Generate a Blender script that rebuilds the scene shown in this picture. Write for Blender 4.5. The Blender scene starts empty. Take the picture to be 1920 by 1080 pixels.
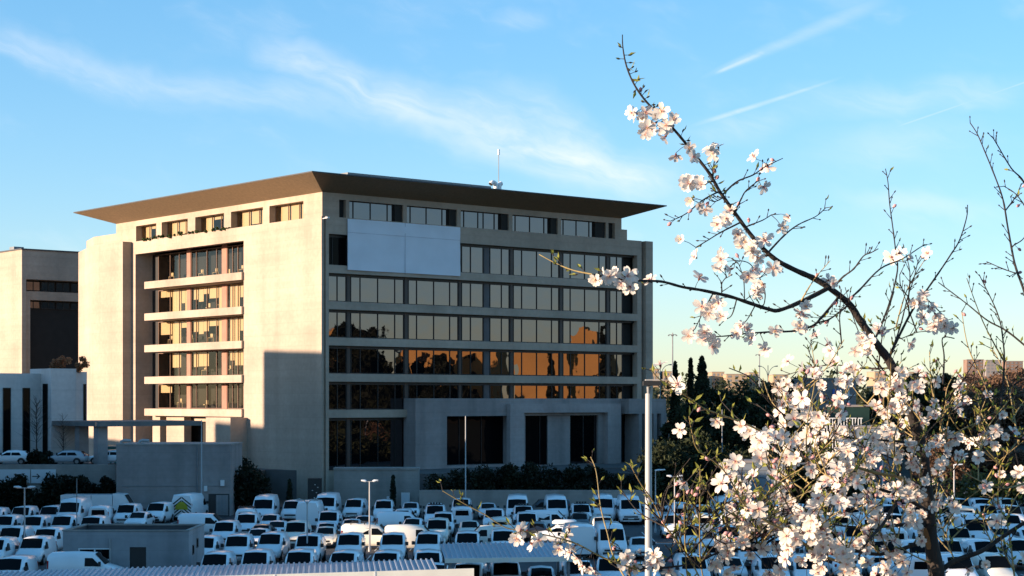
import bpy, math, random
import numpy as np
from mathutils import Vector, Matrix
random.seed(7)
SC = bpy.context.scene
COL = SC.collection
R = math.radians

# ------------------------------------------------------------------ camera
F = 3400.0            # focal length in pixels of a 1920 px wide frame
EYE = 11.0            # camera height over the car park
HZ = 750.0            # picture row of the horizon
cam_d = bpy.data.cameras.new("camera"); cam = bpy.data.objects.new("camera", cam_d); COL.objects.link(cam)
cam.location = (0, 0, EYE); cam.rotation_euler = (R(90), 0, 0)
cam_d.sensor_width = 36.0; cam_d.lens = 36.0 * F / 1920.0
cam_d.shift_y = (HZ - 540.0) / 1920.0
cam_d.clip_start = 0.1; cam_d.clip_end = 12000
SC.camera = cam
SC.view_settings.view_transform = 'Standard'; SC.view_settings.look = 'None'
SC.view_settings.gamma = 1.0; SC.view_settings.exposure = 1.55
SC.view_settings.use_curve_mapping = False
SC.cycles.use_denoising = True
SC.cycles.max_bounces = 6; SC.cycles.transparent_max_bounces = 12

# ------------------------------------------------------------------ sun
SUNH = Vector((-0.93, -0.37)).normalized(); SUN_EL = R(6.5)
SUN = Vector((SUNH.x * math.cos(SUN_EL), SUNH.y * math.cos(SUN_EL), math.sin(SUN_EL)))
sd = bpy.data.lights.new("sun", 'SUN'); so = bpy.data.objects.new("sun", sd); COL.objects.link(so)
sd.energy = 4.2; sd.angle = R(0.5); sd.color = (1.0, 0.76, 0.55)
so.rotation_euler = SUN.to_track_quat('Z', 'Y').to_euler(); so.location = (-60, -30, 60)

# ------------------------------------------------------------------ sky
W = bpy.data.worlds.new("World"); SC.world = W; W.use_nodes = True
nt = W.node_tree; nt.nodes.clear()
def N(t, **k):
    n = nt.nodes.new(t)
    for a, b in k.items(): setattr(n, a, b)
    return n
def S(x, sock):
    if isinstance(x, (int, float)): sock.default_value = x
    else: nt.links.new(x, sock)
def M(op, a, b=0.0, c=None):
    n = N('ShaderNodeMath', operation=op); S(a, n.inputs[0]); S(b, n.inputs[1])
    if c is not None: S(c, n.inputs[2])
    return n.outputs[0]
def MR(x, a, b, c, d, smooth=True):
    n = N('ShaderNodeMapRange'); n.interpolation_type = 'SMOOTHSTEP' if smooth else 'LINEAR'
    S(x, n.inputs[0]); n.inputs[1].default_value = a; n.inputs[2].default_value = b
    n.inputs[3].default_value = c; n.inputs[4].default_value = d
    return n.outputs[0]
sky = N('ShaderNodeTexSky', sky_type='NISHITA'); sky.sun_disc = False
sky.sun_elevation = SUN_EL; sky.sun_rotation = math.atan2(SUNH.x, SUNH.y) % (2 * math.pi)
sky.altitude = 600; sky.air_density = 1.0; sky.dust_density = 0.2; sky.ozone_density = 3.5
tc = N('ShaderNodeTexCoord'); sep = N('ShaderNodeSeparateXYZ'); nt.links.new(tc.outputs['Generated'], sep.inputs[0])
az = M('MULTIPLY', M('ARCTAN2', sep.outputs[0], sep.outputs[1]), 100.0)     # hundredths of a radian east of north
el = M('MULTIPLY', M('ARCSINE', sep.outputs[2]), 100.0)
def combine(x, y, z=0.0):
    n = N('ShaderNodeCombineXYZ'); S(x, n.inputs[0]); S(y, n.inputs[1]); S(z, n.inputs[2]); return n.outputs[0]
def noise(v, scale, detail=4, rough=.55, dist=0.0):
    n = N('ShaderNodeTexNoise'); nt.links.new(v, n.inputs['Vector']); n.inputs['Scale'].default_value = scale
    n.inputs['Detail'].default_value = detail; n.inputs['Roughness'].default_value = rough; n.inputs['Distortion'].default_value = dist
    return n
warpn = noise(combine(az, el), 0.22, 3); wsep = N('ShaderNodeSeparateXYZ'); nt.links.new(warpn.outputs['Color'], wsep.inputs[0])
waz = M('ADD', az, M('MULTIPLY', M('SUBTRACT', wsep.outputs[0], 0.5), 3.0))
wel = M('ADD', el, M('MULTIPLY', M('SUBTRACT', wsep.outputs[1], 0.5), 2.2))
# streaks drawn out along the high wind, which falls to the east
ca, sa = math.cos(R(-17)), math.sin(R(-17))
la = M('ADD', M('MULTIPLY', waz, ca), M('MULTIPLY', wel, sa)); lb = M('SUBTRACT', M('MULTIPLY', wel, ca), M('MULTIPLY', waz, sa))
fib = noise(combine(M('MULTIPLY', la, 0.22), lb), 0.75, 7, .62, .35).outputs[0]
fib2 = noise(combine(M('MULTIPLY', la, 0.5), lb, 4.0), 0.30, 4, .55, .2).outputs[0]
def streak(x0, y0, x1, y1, w0, w1, s, ex=az, ey=el, fade=0.25, ends=(1, 1)):
    """cirrus band between two sky directions (azimuth, elevation in hundredths of a radian)"""
    dx, dy = x1 - x0, y1 - y0; L2 = dx * dx + dy * dy
    t = M('DIVIDE', M('ADD', M('MULTIPLY', M('SUBTRACT', ex, x0), dx), M('MULTIPLY', M('SUBTRACT', ey, y0), dy)), L2)
    tcl = N('ShaderNodeClamp'); S(t, tcl.inputs[0]); tt = tcl.outputs[0]
    qx = M('SUBTRACT', M('SUBTRACT', ex, x0), M('MULTIPLY', tt, dx)); qy = M('SUBTRACT', M('SUBTRACT', ey, y0), M('MULTIPLY', tt, dy))
    d = M('SQRT', M('ADD', M('MULTIPLY', qx, qx), M('MULTIPLY', qy, qy)))
    w = M('ADD', M('MULTIPLY', tt, w1 - w0), w0)
    g = MR(M('DIVIDE', d, w), 0.0, 1.0, 1.0, 0.0)
    e = M('MULTIPLY', MR(tt, 0.0, fade, 0.0, 1.0) if ends[0] else 1.0, MR(tt, 1.0 - fade, 1.0, 1.0, 0.0) if ends[1] else 1.0)
    return M('MULTIPLY', M('MULTIPLY', g, e), s)
def deg(px, py):
    x = (px - 960) / F; z = (HZ - py) / F
    return 100 * math.atan(x), 100 * math.asin(z / math.sqrt(1 + x * x + z * z))
def band(pts, w, s, warp=True):
    out = None
    for i, ((a, b), ww) in enumerate(zip(zip(pts[:-1], pts[1:]), w)):
        v = streak(*deg(*a), *deg(*b), ww[0], ww[1], s, *((waz, wel) if warp else (az, el)), .5, (i == 0, i == len(pts) - 2))
        out = v if out is None else M('MAXIMUM', out, v)
    return out
cir = None
for pts, w, s in [
    ([(-60, 40), (190, 140), (460, 175), (760, 190), (1040, 250)], [(1.2, 1.5), (1.5, 1.6), (1.4, 1.9), (2.2, 2.0)], .42),
    ([(60, 70), (180, 150)], [(.6, .7)], .4),
    ([(430, 60), (700, 170), (900, 235), (1100, 300), (1320, 350)], [(1.3, 2.0), (2.0, 2.3), (2.3, 2.3), (2.1, 1.3)], .78),
    ([(470, 70), (660, 155)], [(.7, .9)], .6),
    ([(930, 262), (1080, 290), (1290, 352)], [(.9, 1.2), (1.2, .9)], 1.0), ([(-100, 60), (90, 110), (240, 160)], [(.6, .8), (.8, .6)], .5),
    ([(640, 185), (1000, 215), (1240, 330)], [(1.5, 2.2), (2.0, 1.2)], .45),
    ([(900, 60), (1050, 20)], [(.9, .9)], .35),
    ([(1380, 200), (1700, 190), (1960, 170)], [(1.2, 1.5), (1.4, 1.2)], .35),
    ([(1200, 270), (1560, 200)], [(1.2, 1.6)], .4),
    ([(1400, 300), (1960, 250)], [(2.0, 2.4)], .28),
    ([(1480, 350), (1980, 400)], [(.8, 1.0)], .35),
    ([(1000, 330), (1500, 420)], [(1.6, 1.6)], .2),
]:
    b = band(pts, w, s); cir = b if cir is None else M('MAXIMUM', cir, b)
cir = M('MULTIPLY', cir, MR(fib, .30, .66, .42, 1.1)); cir = M('MULTIPLY', cir, MR(fib2, .3, .6, .62, 1.0))
veil = M('MULTIPLY', MR(fib2, .48, .72, 0.0, .22), MR(fib, .4, .7, .3, 1.0))
trail = M('MAXIMUM', M('MAXIMUM', streak(*deg(1270, 245), *deg(1590, 142), .26, .15, .62, fade=.35),
          streak(*deg(1285, 158), *deg(1700, -20), .20, .85, .32, fade=.3)),
          M('MAXIMUM', streak(*deg(1330, 142), *deg(1450, 90), .14, .3, .6), streak(*deg(1660, 245), *deg(1990, 130), .10, .08, .35, fade=.15)))
trail = M('MULTIPLY', trail, MR(fib, .3, .6, .55, 1.0))
clear = MR(el, 1.5, 8.0, 0.0, 1.0)
cloud = N('ShaderNodeClamp'); S(M('MULTIPLY', M('MAXIMUM', M('MAXIMUM', cir, veil), trail), clear), cloud.inputs[0])
mix = N('ShaderNodeMixRGB', blend_type='MIX'); S(M('MULTIPLY', cloud.outputs[0], 0.68), mix.inputs[0])
grade = N('ShaderNodeHueSaturation'); nt.links.new(sky.outputs[0], grade.inputs['Color'])
grade.inputs['Saturation'].default_value = 1.15; grade.inputs['Value'].default_value = 1.2
gam = N('ShaderNodeGamma'); gam.inputs[1].default_value = .70; nt.links.new(grade.outputs[0], gam.inputs[0]); tint = N('ShaderNodeMixRGB', blend_type='MULTIPLY'); tint.inputs[0].default_value = 1; nt.links.new(gam.outputs[0], tint.inputs[1]); tint.inputs[2].default_value = (1.0, .955, 1.0, 1); nt.links.new(tint.outputs[0], mix.inputs[1]); mix.inputs[2].default_value = (2.5, 2.55, 2.62, 1)
bg = N('ShaderNodeBackground'); nt.links.new(mix.outputs[0], bg.inputs[0]); bg.inputs[1].default_value = 0.15
wo = N('ShaderNodeOutputWorld'); nt.links.new(bg.outputs[0], wo.inputs[0])

# ------------------------------------------------------------------ materials
MATS = {}
def mat(name, col, rough=.7, var=.12, scale=1.0, metal=0.0, bump=0.0, col2=None, coat=0.0, spec=.5, stretch=(1, 1, 1), detail=5):
    m = bpy.data.materials.new(name); m.use_nodes = True; t = m.node_tree; b = t.nodes['Principled BSDF']
    b.inputs['Roughness'].default_value = rough; b.inputs['Metallic'].default_value = metal
    b.inputs['Specular IOR Level'].default_value = spec
    if coat: b.inputs['Coat Weight'].default_value = coat; b.inputs['Coat Roughness'].default_value = .08
    co = t.nodes.new('ShaderNodeTexCoord'); mp = t.nodes.new('ShaderNodeMapping'); mp.inputs['Scale'].default_value = stretch
    t.links.new(co.outputs['Object'], mp.inputs[0])
    n = t.nodes.new('ShaderNodeTexNoise'); n.inputs['Scale'].default_value = scale; n.inputs['Detail'].default_value = detail
    t.links.new(mp.outputs[0], n.inputs['Vector'])
    r = t.nodes.new('ShaderNodeValToRGB'); c2 = col2 or tuple(max(0, x * (1 - 2 * var)) for x in col)
    r.color_ramp.elements[0].position = .3; r.color_ramp.elements[1].position = .7
    r.color_ramp.elements[0].color = (*c2, 1); r.color_ramp.elements[1].color = (*col, 1)
    t.links.new(n.outputs[0], r.inputs[0]); t.links.new(r.outputs[0], b.inputs['Base Color'])
    if bump:
        bp = t.nodes.new('ShaderNodeBump'); bp.inputs['Strength'].default_value = bump; bp.inputs['Distance'].default_value = .05
        t.links.new(n.outputs[0], bp.inputs['Height']); t.links.new(bp.outputs[0], b.inputs['Normal'])
    MATS[name] = m; return m
def concrete(name, col, line=1.3, stain=.35):
    """board-marked concrete: pour lines, panel tone and vertical run-off stains that belong to the wall"""
    m = bpy.data.materials.new(name); m.use_nodes = True; t = m.node_tree; b = t.nodes['Principled BSDF']
    b.inputs['Roughness'].default_value = .85; b.inputs['Specular IOR Level'].default_value = .25
    co = t.nodes.new('ShaderNodeTexCoord')
    def nz(sc, st, d=5):
        mp = t.nodes.new('ShaderNodeMapping'); mp.inputs['Scale'].default_value = st; t.links.new(co.outputs['Object'], mp.inputs[0])
        n = t.nodes.new('ShaderNodeTexNoise'); n.inputs['Scale'].default_value = sc; n.inputs['Detail'].default_value = d
        t.links.new(mp.outputs[0], n.inputs['Vector']); return n.outputs[0]
    def mth(op, a, c):
        n = t.nodes.new('ShaderNodeMath'); n.operation = op
        for i, x in enumerate((a, c)):
            if isinstance(x, (int, float)): n.inputs[i].default_value = x
            else: t.links.new(x, n.inputs[i])
        return n.outputs[0]
    def rng(x, a, c, d, e):
        n = t.nodes.new('ShaderNodeMapRange'); t.links.new(x, n.inputs[0])
        for i, v in enumerate((a, c, d, e)): n.inputs[i + 1].default_value = v
        return n.outputs[0]
    big = rng(nz(.12, (1, 1, 1.2)), .33, .67, .82, 1.10); fine = rng(nz(2.2, (1, 1, 1), 8), .3, .7, .92, 1.05)
    run = rng(nz(.55, (1, 1, .05)), .45, .75, 1.0, 1.0 - stain * .6); hor = rng(nz(.5, (.06, .06, 2.4), 3), .3, .7, .94, 1.04)
    sz = t.nodes.new('ShaderNodeSeparateXYZ'); t.links.new(co.outputs['Object'], sz.inputs[0])
    fr = mth('FRACT', mth('DIVIDE', sz.outputs[2], line), 0.0); ln = rng(fr, 0.0, .045, .84, 1.0)
    v = mth('MULTIPLY', mth('MULTIPLY', big, fine), mth('MULTIPLY', mth('MULTIPLY', run, hor), ln))
    cm = t.nodes.new('ShaderNodeMixRGB'); cm.blend_type = 'MULTIPLY'; cm.inputs[0].default_value = 1; cm.inputs[1].default_value = (*col, 1)
    t.links.new(v, cm.inputs[2]); t.links.new(cm.outputs[0], b.inputs['Base Color'])
    bp = t.nodes.new('ShaderNodeBump'); bp.inputs['Strength'].default_value = .25; bp.inputs['Distance'].default_value = .03
    t.links.new(fine, bp.inputs['Height']); t.links.new(bp.outputs[0], b.inputs['Normal'])
    MATS[name] = m; return m
def glass(name, tint=(.55, .55, .52), refl=.30, body=(.004, .004, .005), wob=.35, clear=0.0, wscale=.55):
    """coated office glazing: rolled glass that mirrors with a slight wobble over a dark room"""
    m = bpy.data.materials.new(name); m.use_nodes = True; t = m.node_tree; t.nodes.clear()
    o = t.nodes.new('ShaderNodeOutputMaterial'); mx = t.nodes.new('ShaderNodeMixShader'); gl = t.nodes.new('ShaderNodeBsdfGlossy')
    gl.inputs['Roughness'].default_value = .012; gl.inputs['Color'].default_value = (*tint, 1)
    d = t.nodes.new('ShaderNodeBsdfDiffuse'); d.inputs[0].default_value = (*body, 1)
    base = d.outputs[0]
    if clear:
        tr = t.nodes.new('ShaderNodeBsdfTransparent'); tr.inputs[0].default_value = (.86, .86, .82, 1)
        m2 = t.nodes.new('ShaderNodeMixShader'); m2.inputs[0].default_value = clear
        t.links.new(d.outputs[0], m2.inputs[1]); t.links.new(tr.outputs[0], m2.inputs[2]); base = m2.outputs[0]
    lw = t.nodes.new('ShaderNodeFresnel'); lw.inputs[0].default_value = 1.5
    ad = t.nodes.new('ShaderNodeMath'); ad.operation = 'ADD'; ad.use_clamp = True; ad.inputs[1].default_value = refl; t.links.new(lw.outputs[0], ad.inputs[0])
    t.links.new(ad.outputs[0], mx.inputs[0]); t.links.new(base, mx.inputs[1]); t.links.new(gl.outputs[0], mx.inputs[2])
    co = t.nodes.new('ShaderNodeTexCoord'); n = t.nodes.new('ShaderNodeTexNoise'); n.inputs['Scale'].default_value = wscale; n.inputs['Detail'].default_value = 1
    t.links.new(co.outputs['Object'], n.inputs['Vector'])
    bp = t.nodes.new('ShaderNodeBump'); bp.inputs['Strength'].default_value = wob; bp.inputs['Distance'].default_value = .02
    t.links.new(n.outputs[0], bp.inputs['Height']); t.links.new(bp.outputs[0], gl.inputs['Normal'])
    t.links.new(mx.outputs[0], o.inputs[0]); MATS[name] = m; return m
def leafmat(name, a, b, trans=.25, scale=.8):
    m = bpy.data.materials.new(name); m.use_nodes = True; t = m.node_tree; p = t.nodes['Principled BSDF']
    p.inputs['Roughness'].default_value = .7; p.inputs['Specular IOR Level'].default_value = .2
    co = t.nodes.new('ShaderNodeTexCoord'); n = t.nodes.new('ShaderNodeTexNoise'); n.inputs['Scale'].default_value = scale; n.inputs['Detail'].default_value = 4
    t.links.new(co.outputs['Object'], n.inputs['Vector'])
    r = t.nodes.new('ShaderNodeValToRGB'); r.color_ramp.elements[0].position = .35; r.color_ramp.elements[1].position = .68
    r.color_ramp.elements[0].color = (*a, 1); r.color_ramp.elements[1].color = (*b, 1)
    t.links.new(n.outputs[0], r.inputs[0]); t.links.new(r.outputs[0], p.inputs['Base Color'])
    if trans:
        tl = t.nodes.new('ShaderNodeBsdfTranslucent'); t.links.new(r.outputs[0], tl.inputs[0])
        mx = t.nodes.new('ShaderNodeMixShader'); mx.inputs[0].default_value = trans
        t.links.new(p.outputs[0], mx.inputs[1]); t.links.new(tl.outputs[0], mx.inputs[2]); t.links.new(mx.outputs[0], t.nodes['Material Output'].inputs[0])
    MATS[name] = m; return m

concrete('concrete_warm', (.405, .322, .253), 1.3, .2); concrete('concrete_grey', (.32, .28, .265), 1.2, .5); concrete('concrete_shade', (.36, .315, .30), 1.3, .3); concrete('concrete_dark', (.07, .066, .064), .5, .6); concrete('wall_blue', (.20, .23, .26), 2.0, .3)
concrete('concrete_light', (.33, .30, .27), 1.0, .45); concrete('render_white', (.60, .565, .54), 3.0, .25); concrete('hut_wall', (.33, .33, .34), .9, .5)
mat('soffit', (.26, .172, .095), .8, .12, 3.2, bump=.2); mat('roof_edge', (.055, .055, .06), .6); mat('roof_top', (.18, .17, .16), .9)
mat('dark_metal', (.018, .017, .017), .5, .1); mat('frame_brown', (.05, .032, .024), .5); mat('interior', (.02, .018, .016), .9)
mat('red_column', (.33, .15, .10), .6); mat('blind', (.58, .43, .25), .9, .06, 4.0, stretch=(1, 1, 6)); mat('frame_light', (.20, .115, .08), .5)
mat('panel_grey', (.085, .08, .085), .6); mat('banner', (.66, .70, .76), .8, .05, .35, detail=3); mat('banner_seam', (.50, .53, .60), .8)
mat('white_metal', (.75, .75, .74), .4, .05); mat('pole_steel', (.38, .37, .36), .45, .08, .9); mat('pole_grey', (.20, .21, .22), .5)
mat('asphalt', (.055, .055, .058), .9, .2, .6, bump=.1); mat('lot_paint', (.62, .62, .60), .8, .15, 2.0); mat('ground', (.075, .07, .055), .95, .25, .03)
mat('paving', (.11, .105, .10), .9, .15, .5); mat('kerb', (.36, .35, .33), .9, .15, 1.5); mat('soil', (.045, .038, .026), .95, .3, .5)
mat('van_white', (.86, .86, .86), .35, .04, .8, coat=.6); mat('van_sun_tint', (.80, .76, .66), .4, .04, .8, coat=.4)  # second paint is the white one with the warm sunbeam put into its colour
mat('car_dark', (.02, .02, .024), .3, .1, coat=.8); mat('car_silver', (.42, .43, .45), .3, .05, coat=.7)
mat('car_glass', (.004, .005, .006), .12, .1, spec=.10); mat('tyre', (.014, .014, .014), .8); mat('plastic', (.02, .02, .022), .55)
mat('lamp_glass', (.62, .66, .70), .12, .1, 6.0, spec=.8); mat('tail_red', (.42, .015, .012), .25); mat('plate', (.72, .72, .66), .5); mat('yellow', (.72, .66, .05), .5); mat('rim', (.34, .35, .36), .35, metal=.6)
mat('corrugated', (.40, .44, .50), .42, .10, .5, metal=.35, stretch=(1.6, .15, 1)); mat('fascia', (.74, .73, .64), .6, .06, .8)
mat('sign_white', (.66, .70, .72), .6, .03); mat('sign_black', (.02, .02, .02), .7); mat('blue_sign', (.03, .12, .42), .5); mat('green_sign', (.008, .035, .025), .6)
mat('teal', (.03, .22, .24), .4); mat('brick_far', (.25, .16, .12), .9, .15, .3); mat('ochre', (.58, .30, .09), .9, .15, .12); mat('cream_far', (.42, .30, .19), .9, .12, .1); mat('grey_far', (.27, .24, .23), .9, .1, .1)
mat('bark', (.032, .023, .018), .9, .3, 30.0, bump=.4, stretch=(1, 1, .35)); mat('bark_orange', (.32, .13, .04), .9, .3, 60.0); mat('twig_green', (.34, .25, .10), .8, .2, 40.0); mat('trunk', (.07, .05, .04), .95, .3, 3.0, bump=.4)
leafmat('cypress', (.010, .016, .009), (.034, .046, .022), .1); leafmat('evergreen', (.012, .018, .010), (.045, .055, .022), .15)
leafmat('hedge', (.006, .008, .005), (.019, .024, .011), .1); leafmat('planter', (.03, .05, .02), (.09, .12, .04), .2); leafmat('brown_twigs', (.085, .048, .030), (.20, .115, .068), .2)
leafmat('autumn', (.22, .10, .05), (.40, .20, .10), .3); leafmat('olive', (.05, .055, .018), (.15, .13, .04), .25); leafmat('young_leaf', (.20, .21, .04), (.36, .35, .08), .4, 60)
glass('glass_shade', (.50, .43, .43), .24, wob=.50); glass('glass_sun', (.55, .5, .45), .05, wob=.12, clear=.97); glass('glass_low', (.12, .11, .10), .0, wob=.4)

# ------------------------------------------------------------------ mesh helpers
class MB:
    def __init__(s): s.v = []; s.f = []; s.m = []; s.sm = []
    def add(s, vs, fs, mi=0, smooth=False):
        o = len(s.v); s.v += [tuple(p) for p in vs]
        for f in fs: s.f.append(tuple(i + o for i in f)); s.m.append(mi); s.sm.append(smooth)
    def box(s, x0, x1, y0, y1, z0, z1, mi=0):
        s.add([(x, y, z) for z in (z0, z1) for y in (y0, y1) for x in (x0, x1)],
              [(0, 2, 3, 1), (4, 5, 7, 6), (0, 1, 5, 4), (2, 6, 7, 3), (0, 4, 6, 2), (1, 3, 7, 5)], mi)
        return s
    def prism(s, poly, z0, z1, mi=0):
        n = len(poly); s.add([(x, y, z0) for x, y in poly] + [(x, y, z1) for x, y in poly],
              [tuple(range(n))[::-1], tuple(range(n, 2 * n))] + [(i, (i + 1) % n, n + (i + 1) % n, n + i) for i in range(n)], mi)
        return s
    def quad(s, a, b, c, d, mi=0): s.add([a, b, c, d], [(0, 1, 2, 3)], mi); return s
    def tube(s, pts, rad, seg=8, mi=0, cap=True, smooth=True):
        pts = [Vector(p) for p in pts]; n = len(pts)
        rad = rad if isinstance(rad, (list, tuple)) else [rad] * n
        vs = []; up = None
        for i, p in enumerate(pts):
            t = (pts[min(i + 1, n - 1)] - pts[max(i - 1, 0)]).normalized()
            if up is None: up = t.orthogonal().normalized()
            up = (up - t * up.dot(t)); up = up.normalized() if up.length > 1e-6 else t.orthogonal().normalized()
            w = t.cross(up)
            for k in range(seg):
                a = 2 * math.pi * k / seg; vs.append(p + (up * math.cos(a) + w * math.sin(a)) * rad[i])
        fs = [(i * seg + k, i * seg + (k + 1) % seg, (i + 1) * seg + (k + 1) % seg, (i + 1) * seg + k) for i in range(n - 1) for k in range(seg)]
        s.add(vs, fs, mi, smooth)
        if cap: s.add(vs[:seg], [tuple(range(seg))[::-1]], mi); s.add(vs[-seg:], [tuple(range(seg))], mi)
        return s
    def cyl(s, a, b, r, seg=12, mi=0): return s.tube([a, b], r, seg, mi)
    def disc_x(s, c, r, w, seg=16, mi=0):
        return s.tube([(c[0] - w / 2, c[1], c[2]), (c[0] + w / 2, c[1], c[2])], r, seg, mi)
def link(name, mb, mats, parent=None, loc=None):
    me = bpy.data.meshes.new(name); off = Vector((0, 0, 0))
    if parent is None and loc is None:
        a = np.array(mb.v); off = Vector((float((a[:, 0].min() + a[:, 0].max()) / 2), float((a[:, 1].min() + a[:, 1].max()) / 2), float(a[:, 2].min())))
    vs = [(x - off.x, y - off.y, z - off.z) for x, y, z in mb.v] if off.length else mb.v
    me.from_pydata(vs, [], mb.f)
    for q in (mats if isinstance(mats, (list, tuple)) else [mats]): me.materials.append(MATS[q] if isinstance(q, str) else q)
    me.polygons.foreach_set('material_index', mb.m); me.polygons.foreach_set('use_smooth', mb.sm); me.update()
    o = bpy.data.objects.new(name, me); COL.objects.link(o)
    if parent is not None: o.parent = parent
    else: o.location = loc if loc is not None else off
    return o
def tag(o, label=None, cat=None, group=None, kind=None):
    if label: o['label'] = label
    if cat: o['category'] = cat
    if group: o['group'] = group
    if kind: o['kind'] = kind
    return o
def empty(name, loc, rz=0.0, label=None, cat=None, group=None):
    o = bpy.data.objects.new(name, None); COL.objects.link(o); o.location = loc; o.rotation_euler = (0, 0, rz); o.empty_display_size = .3
    return tag(o, label, cat, group)
def copy_tree(o, parent=None):
    c = o.copy(); COL.objects.link(c); c.parent = parent
    for ch in list(o.children): copy_tree(ch, c)
    return c
def at(px, py, Y): return Vector(((px - 960) / F * Y, Y, EYE + (HZ - py) / F * Y))
def zat(py, Y): return EYE + (HZ - py) / F * Y
def xat(px, Y): return (px - 960) / F * Y

# ------------------------------------------------------------------ ground
g = MB(); g.box(-4000, 4000, -600, 7000, -1.0, 0.0); tag(link('ground', g, 'ground'), kind='structure')
g = MB(); g.quad((-75, 60, .004), (75, 60, .004), (75, 172, .004), (-75, 172, .004)); tag(link('car_park_surface', g, 'asphalt'), kind='structure')
g = MB()
for Yr in (112, 126, 134.5, 142, 148.5, 156, 163.5):
    for k in range(-22, 24):
        x = k * 2.55 + Yr % 1.7; g.quad((x - .05, Yr - 2.4, .009), (x + .05, Yr - 2.4, .009), (x + .05, Yr + 2.4, .009), (x - .05, Yr + 2.4, .009))
x0, x1 = xat(1180, 140), xat(1262, 140)
g.quad((x0, 138.5, .009), (x1, 138.5, .009), (x1, 138.9, .009), (x0, 138.9, .009))
tag(link('road_markings', g, 'lot_paint'), kind='structure')
# the bank the photographer and the almond tree stand on
g = MB(); g.add([(-90, -40, 0), (90, -40, 0), (90, 30, 0), (-90, 30, 0), (-90, -40, 9.2), (90, -40, 9.2), (90, 8, 9.2), (-90, 8, 9.2)],
      [(0, 3, 2, 1), (4, 5, 6, 7), (0, 1, 5, 4), (1, 2, 6, 5), (2, 3, 7, 6), (3, 0, 4, 7)]); tag(link('grassy_bank', g, 'soil'), kind='structure')

# ------------------------------------------------------------------ main office building (local x = along the shaded front, y = along the sunlit side)
C0 = Vector((xat(603, 195), 195.0, 0.0)); RZ = math.atan2(.6439, .7651)
rx, ry, lx, ly = .7651, .6439, -.6439, .7651
def uR(px, v0=0.0, C=C0):
    k = (px - 960) / F; return (k * (C.y + v0 * ly) - C.x - v0 * lx) / (rx - k * ry)
def vL(px, u0=0.0, C=C0):
    k = (px - 960) / F; return (k * (C.y + u0 * ry) - C.x - u0 * rx) / (lx - k * ly)
def zL(py, u, v, C=C0): return EYE + (HZ - py) / F * (C.y + u * ry + v * ly)
B = empty('office_building', C0, RZ, 'large concrete office building with wide flared flat roof, sunlit left side and shaded glazed front', 'office building')
TOPS = [25.6, 21.68, 17.77, 13.86, 9.94]      # floor slab tops, upper to lower
PAR = 30.8; BASE = 3.35
vP, vRec, vSl = vL(457), vL(250), vL(273)
vTw = vL(247); uE = uR(1195); uF = uR(1203); uG = uR(1208); uH = uR(1221)
b = MB()
b.box(.25, 6, .8, vP, 0, PAR); b.box(0, .25, 0, vP, 0, PAR); b.box(.55, .95, 0, .8, 0, PAR); b.box(.25, .55, .25, .8, 0, PAR)
b.box(.95, 6, .8, vP, 0, PAR) if False else None
b.box(0, 6, vRec - .55, vTw, 0, PAR); b.box(0, .8, vP, vRec - .55, 29.2, PAR); b.box(.8, 6, vP, vRec - .55, 29.6, PAR)
tw = [(-1.25, vTw), (-1.25, vL(172, -1.25)), (2.2, vL(147, 2.2)), (14, vL(147, 2.2)), (14, vTw)]
b.prism(tw, 0, PAR)
b.box(.95, uF, 0, .8, 28.95, PAR); b.box(uE, uF, 0, .8, BASE, 28.95); b.box(uG, uH, -.3, 7, 0, PAR); b.box(uF, uG, .5, 7, 0, PAR - .02)
b.box(uG, uH, 7, 50, 0, PAR - .05); b.box(6, uG, 45, 50, 0, PAR - .06)
b.box(6, uG, 1.8, 45, 30.2, 30.5)
link('wall', b, 'concrete_warm', B)
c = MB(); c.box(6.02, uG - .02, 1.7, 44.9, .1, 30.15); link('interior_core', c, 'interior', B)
for t in TOPS:
    b = MB(); b.box(.95, uE, 0, .8, t - .87, t); link('balcony_slab', b, 'concrete_warm', B)
    b = MB(); z0, z1 = t - .87, t
    # rounded free end towards the tower
    e = [(-.3, vP)] + [(-.3, vSl - .3), (-.22, vSl - .08), (0, vSl)] + [(2.4, vSl), (2.4, vP)]
    b.prism(e, z0, z1); link('balcony_slab', b, 'concrete_warm', B)
b = MB(); b.box(2.4, 6, vP, vRec - .55, 8.4, 9.9); link('floor_slab', b, 'concrete_warm', B)

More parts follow.
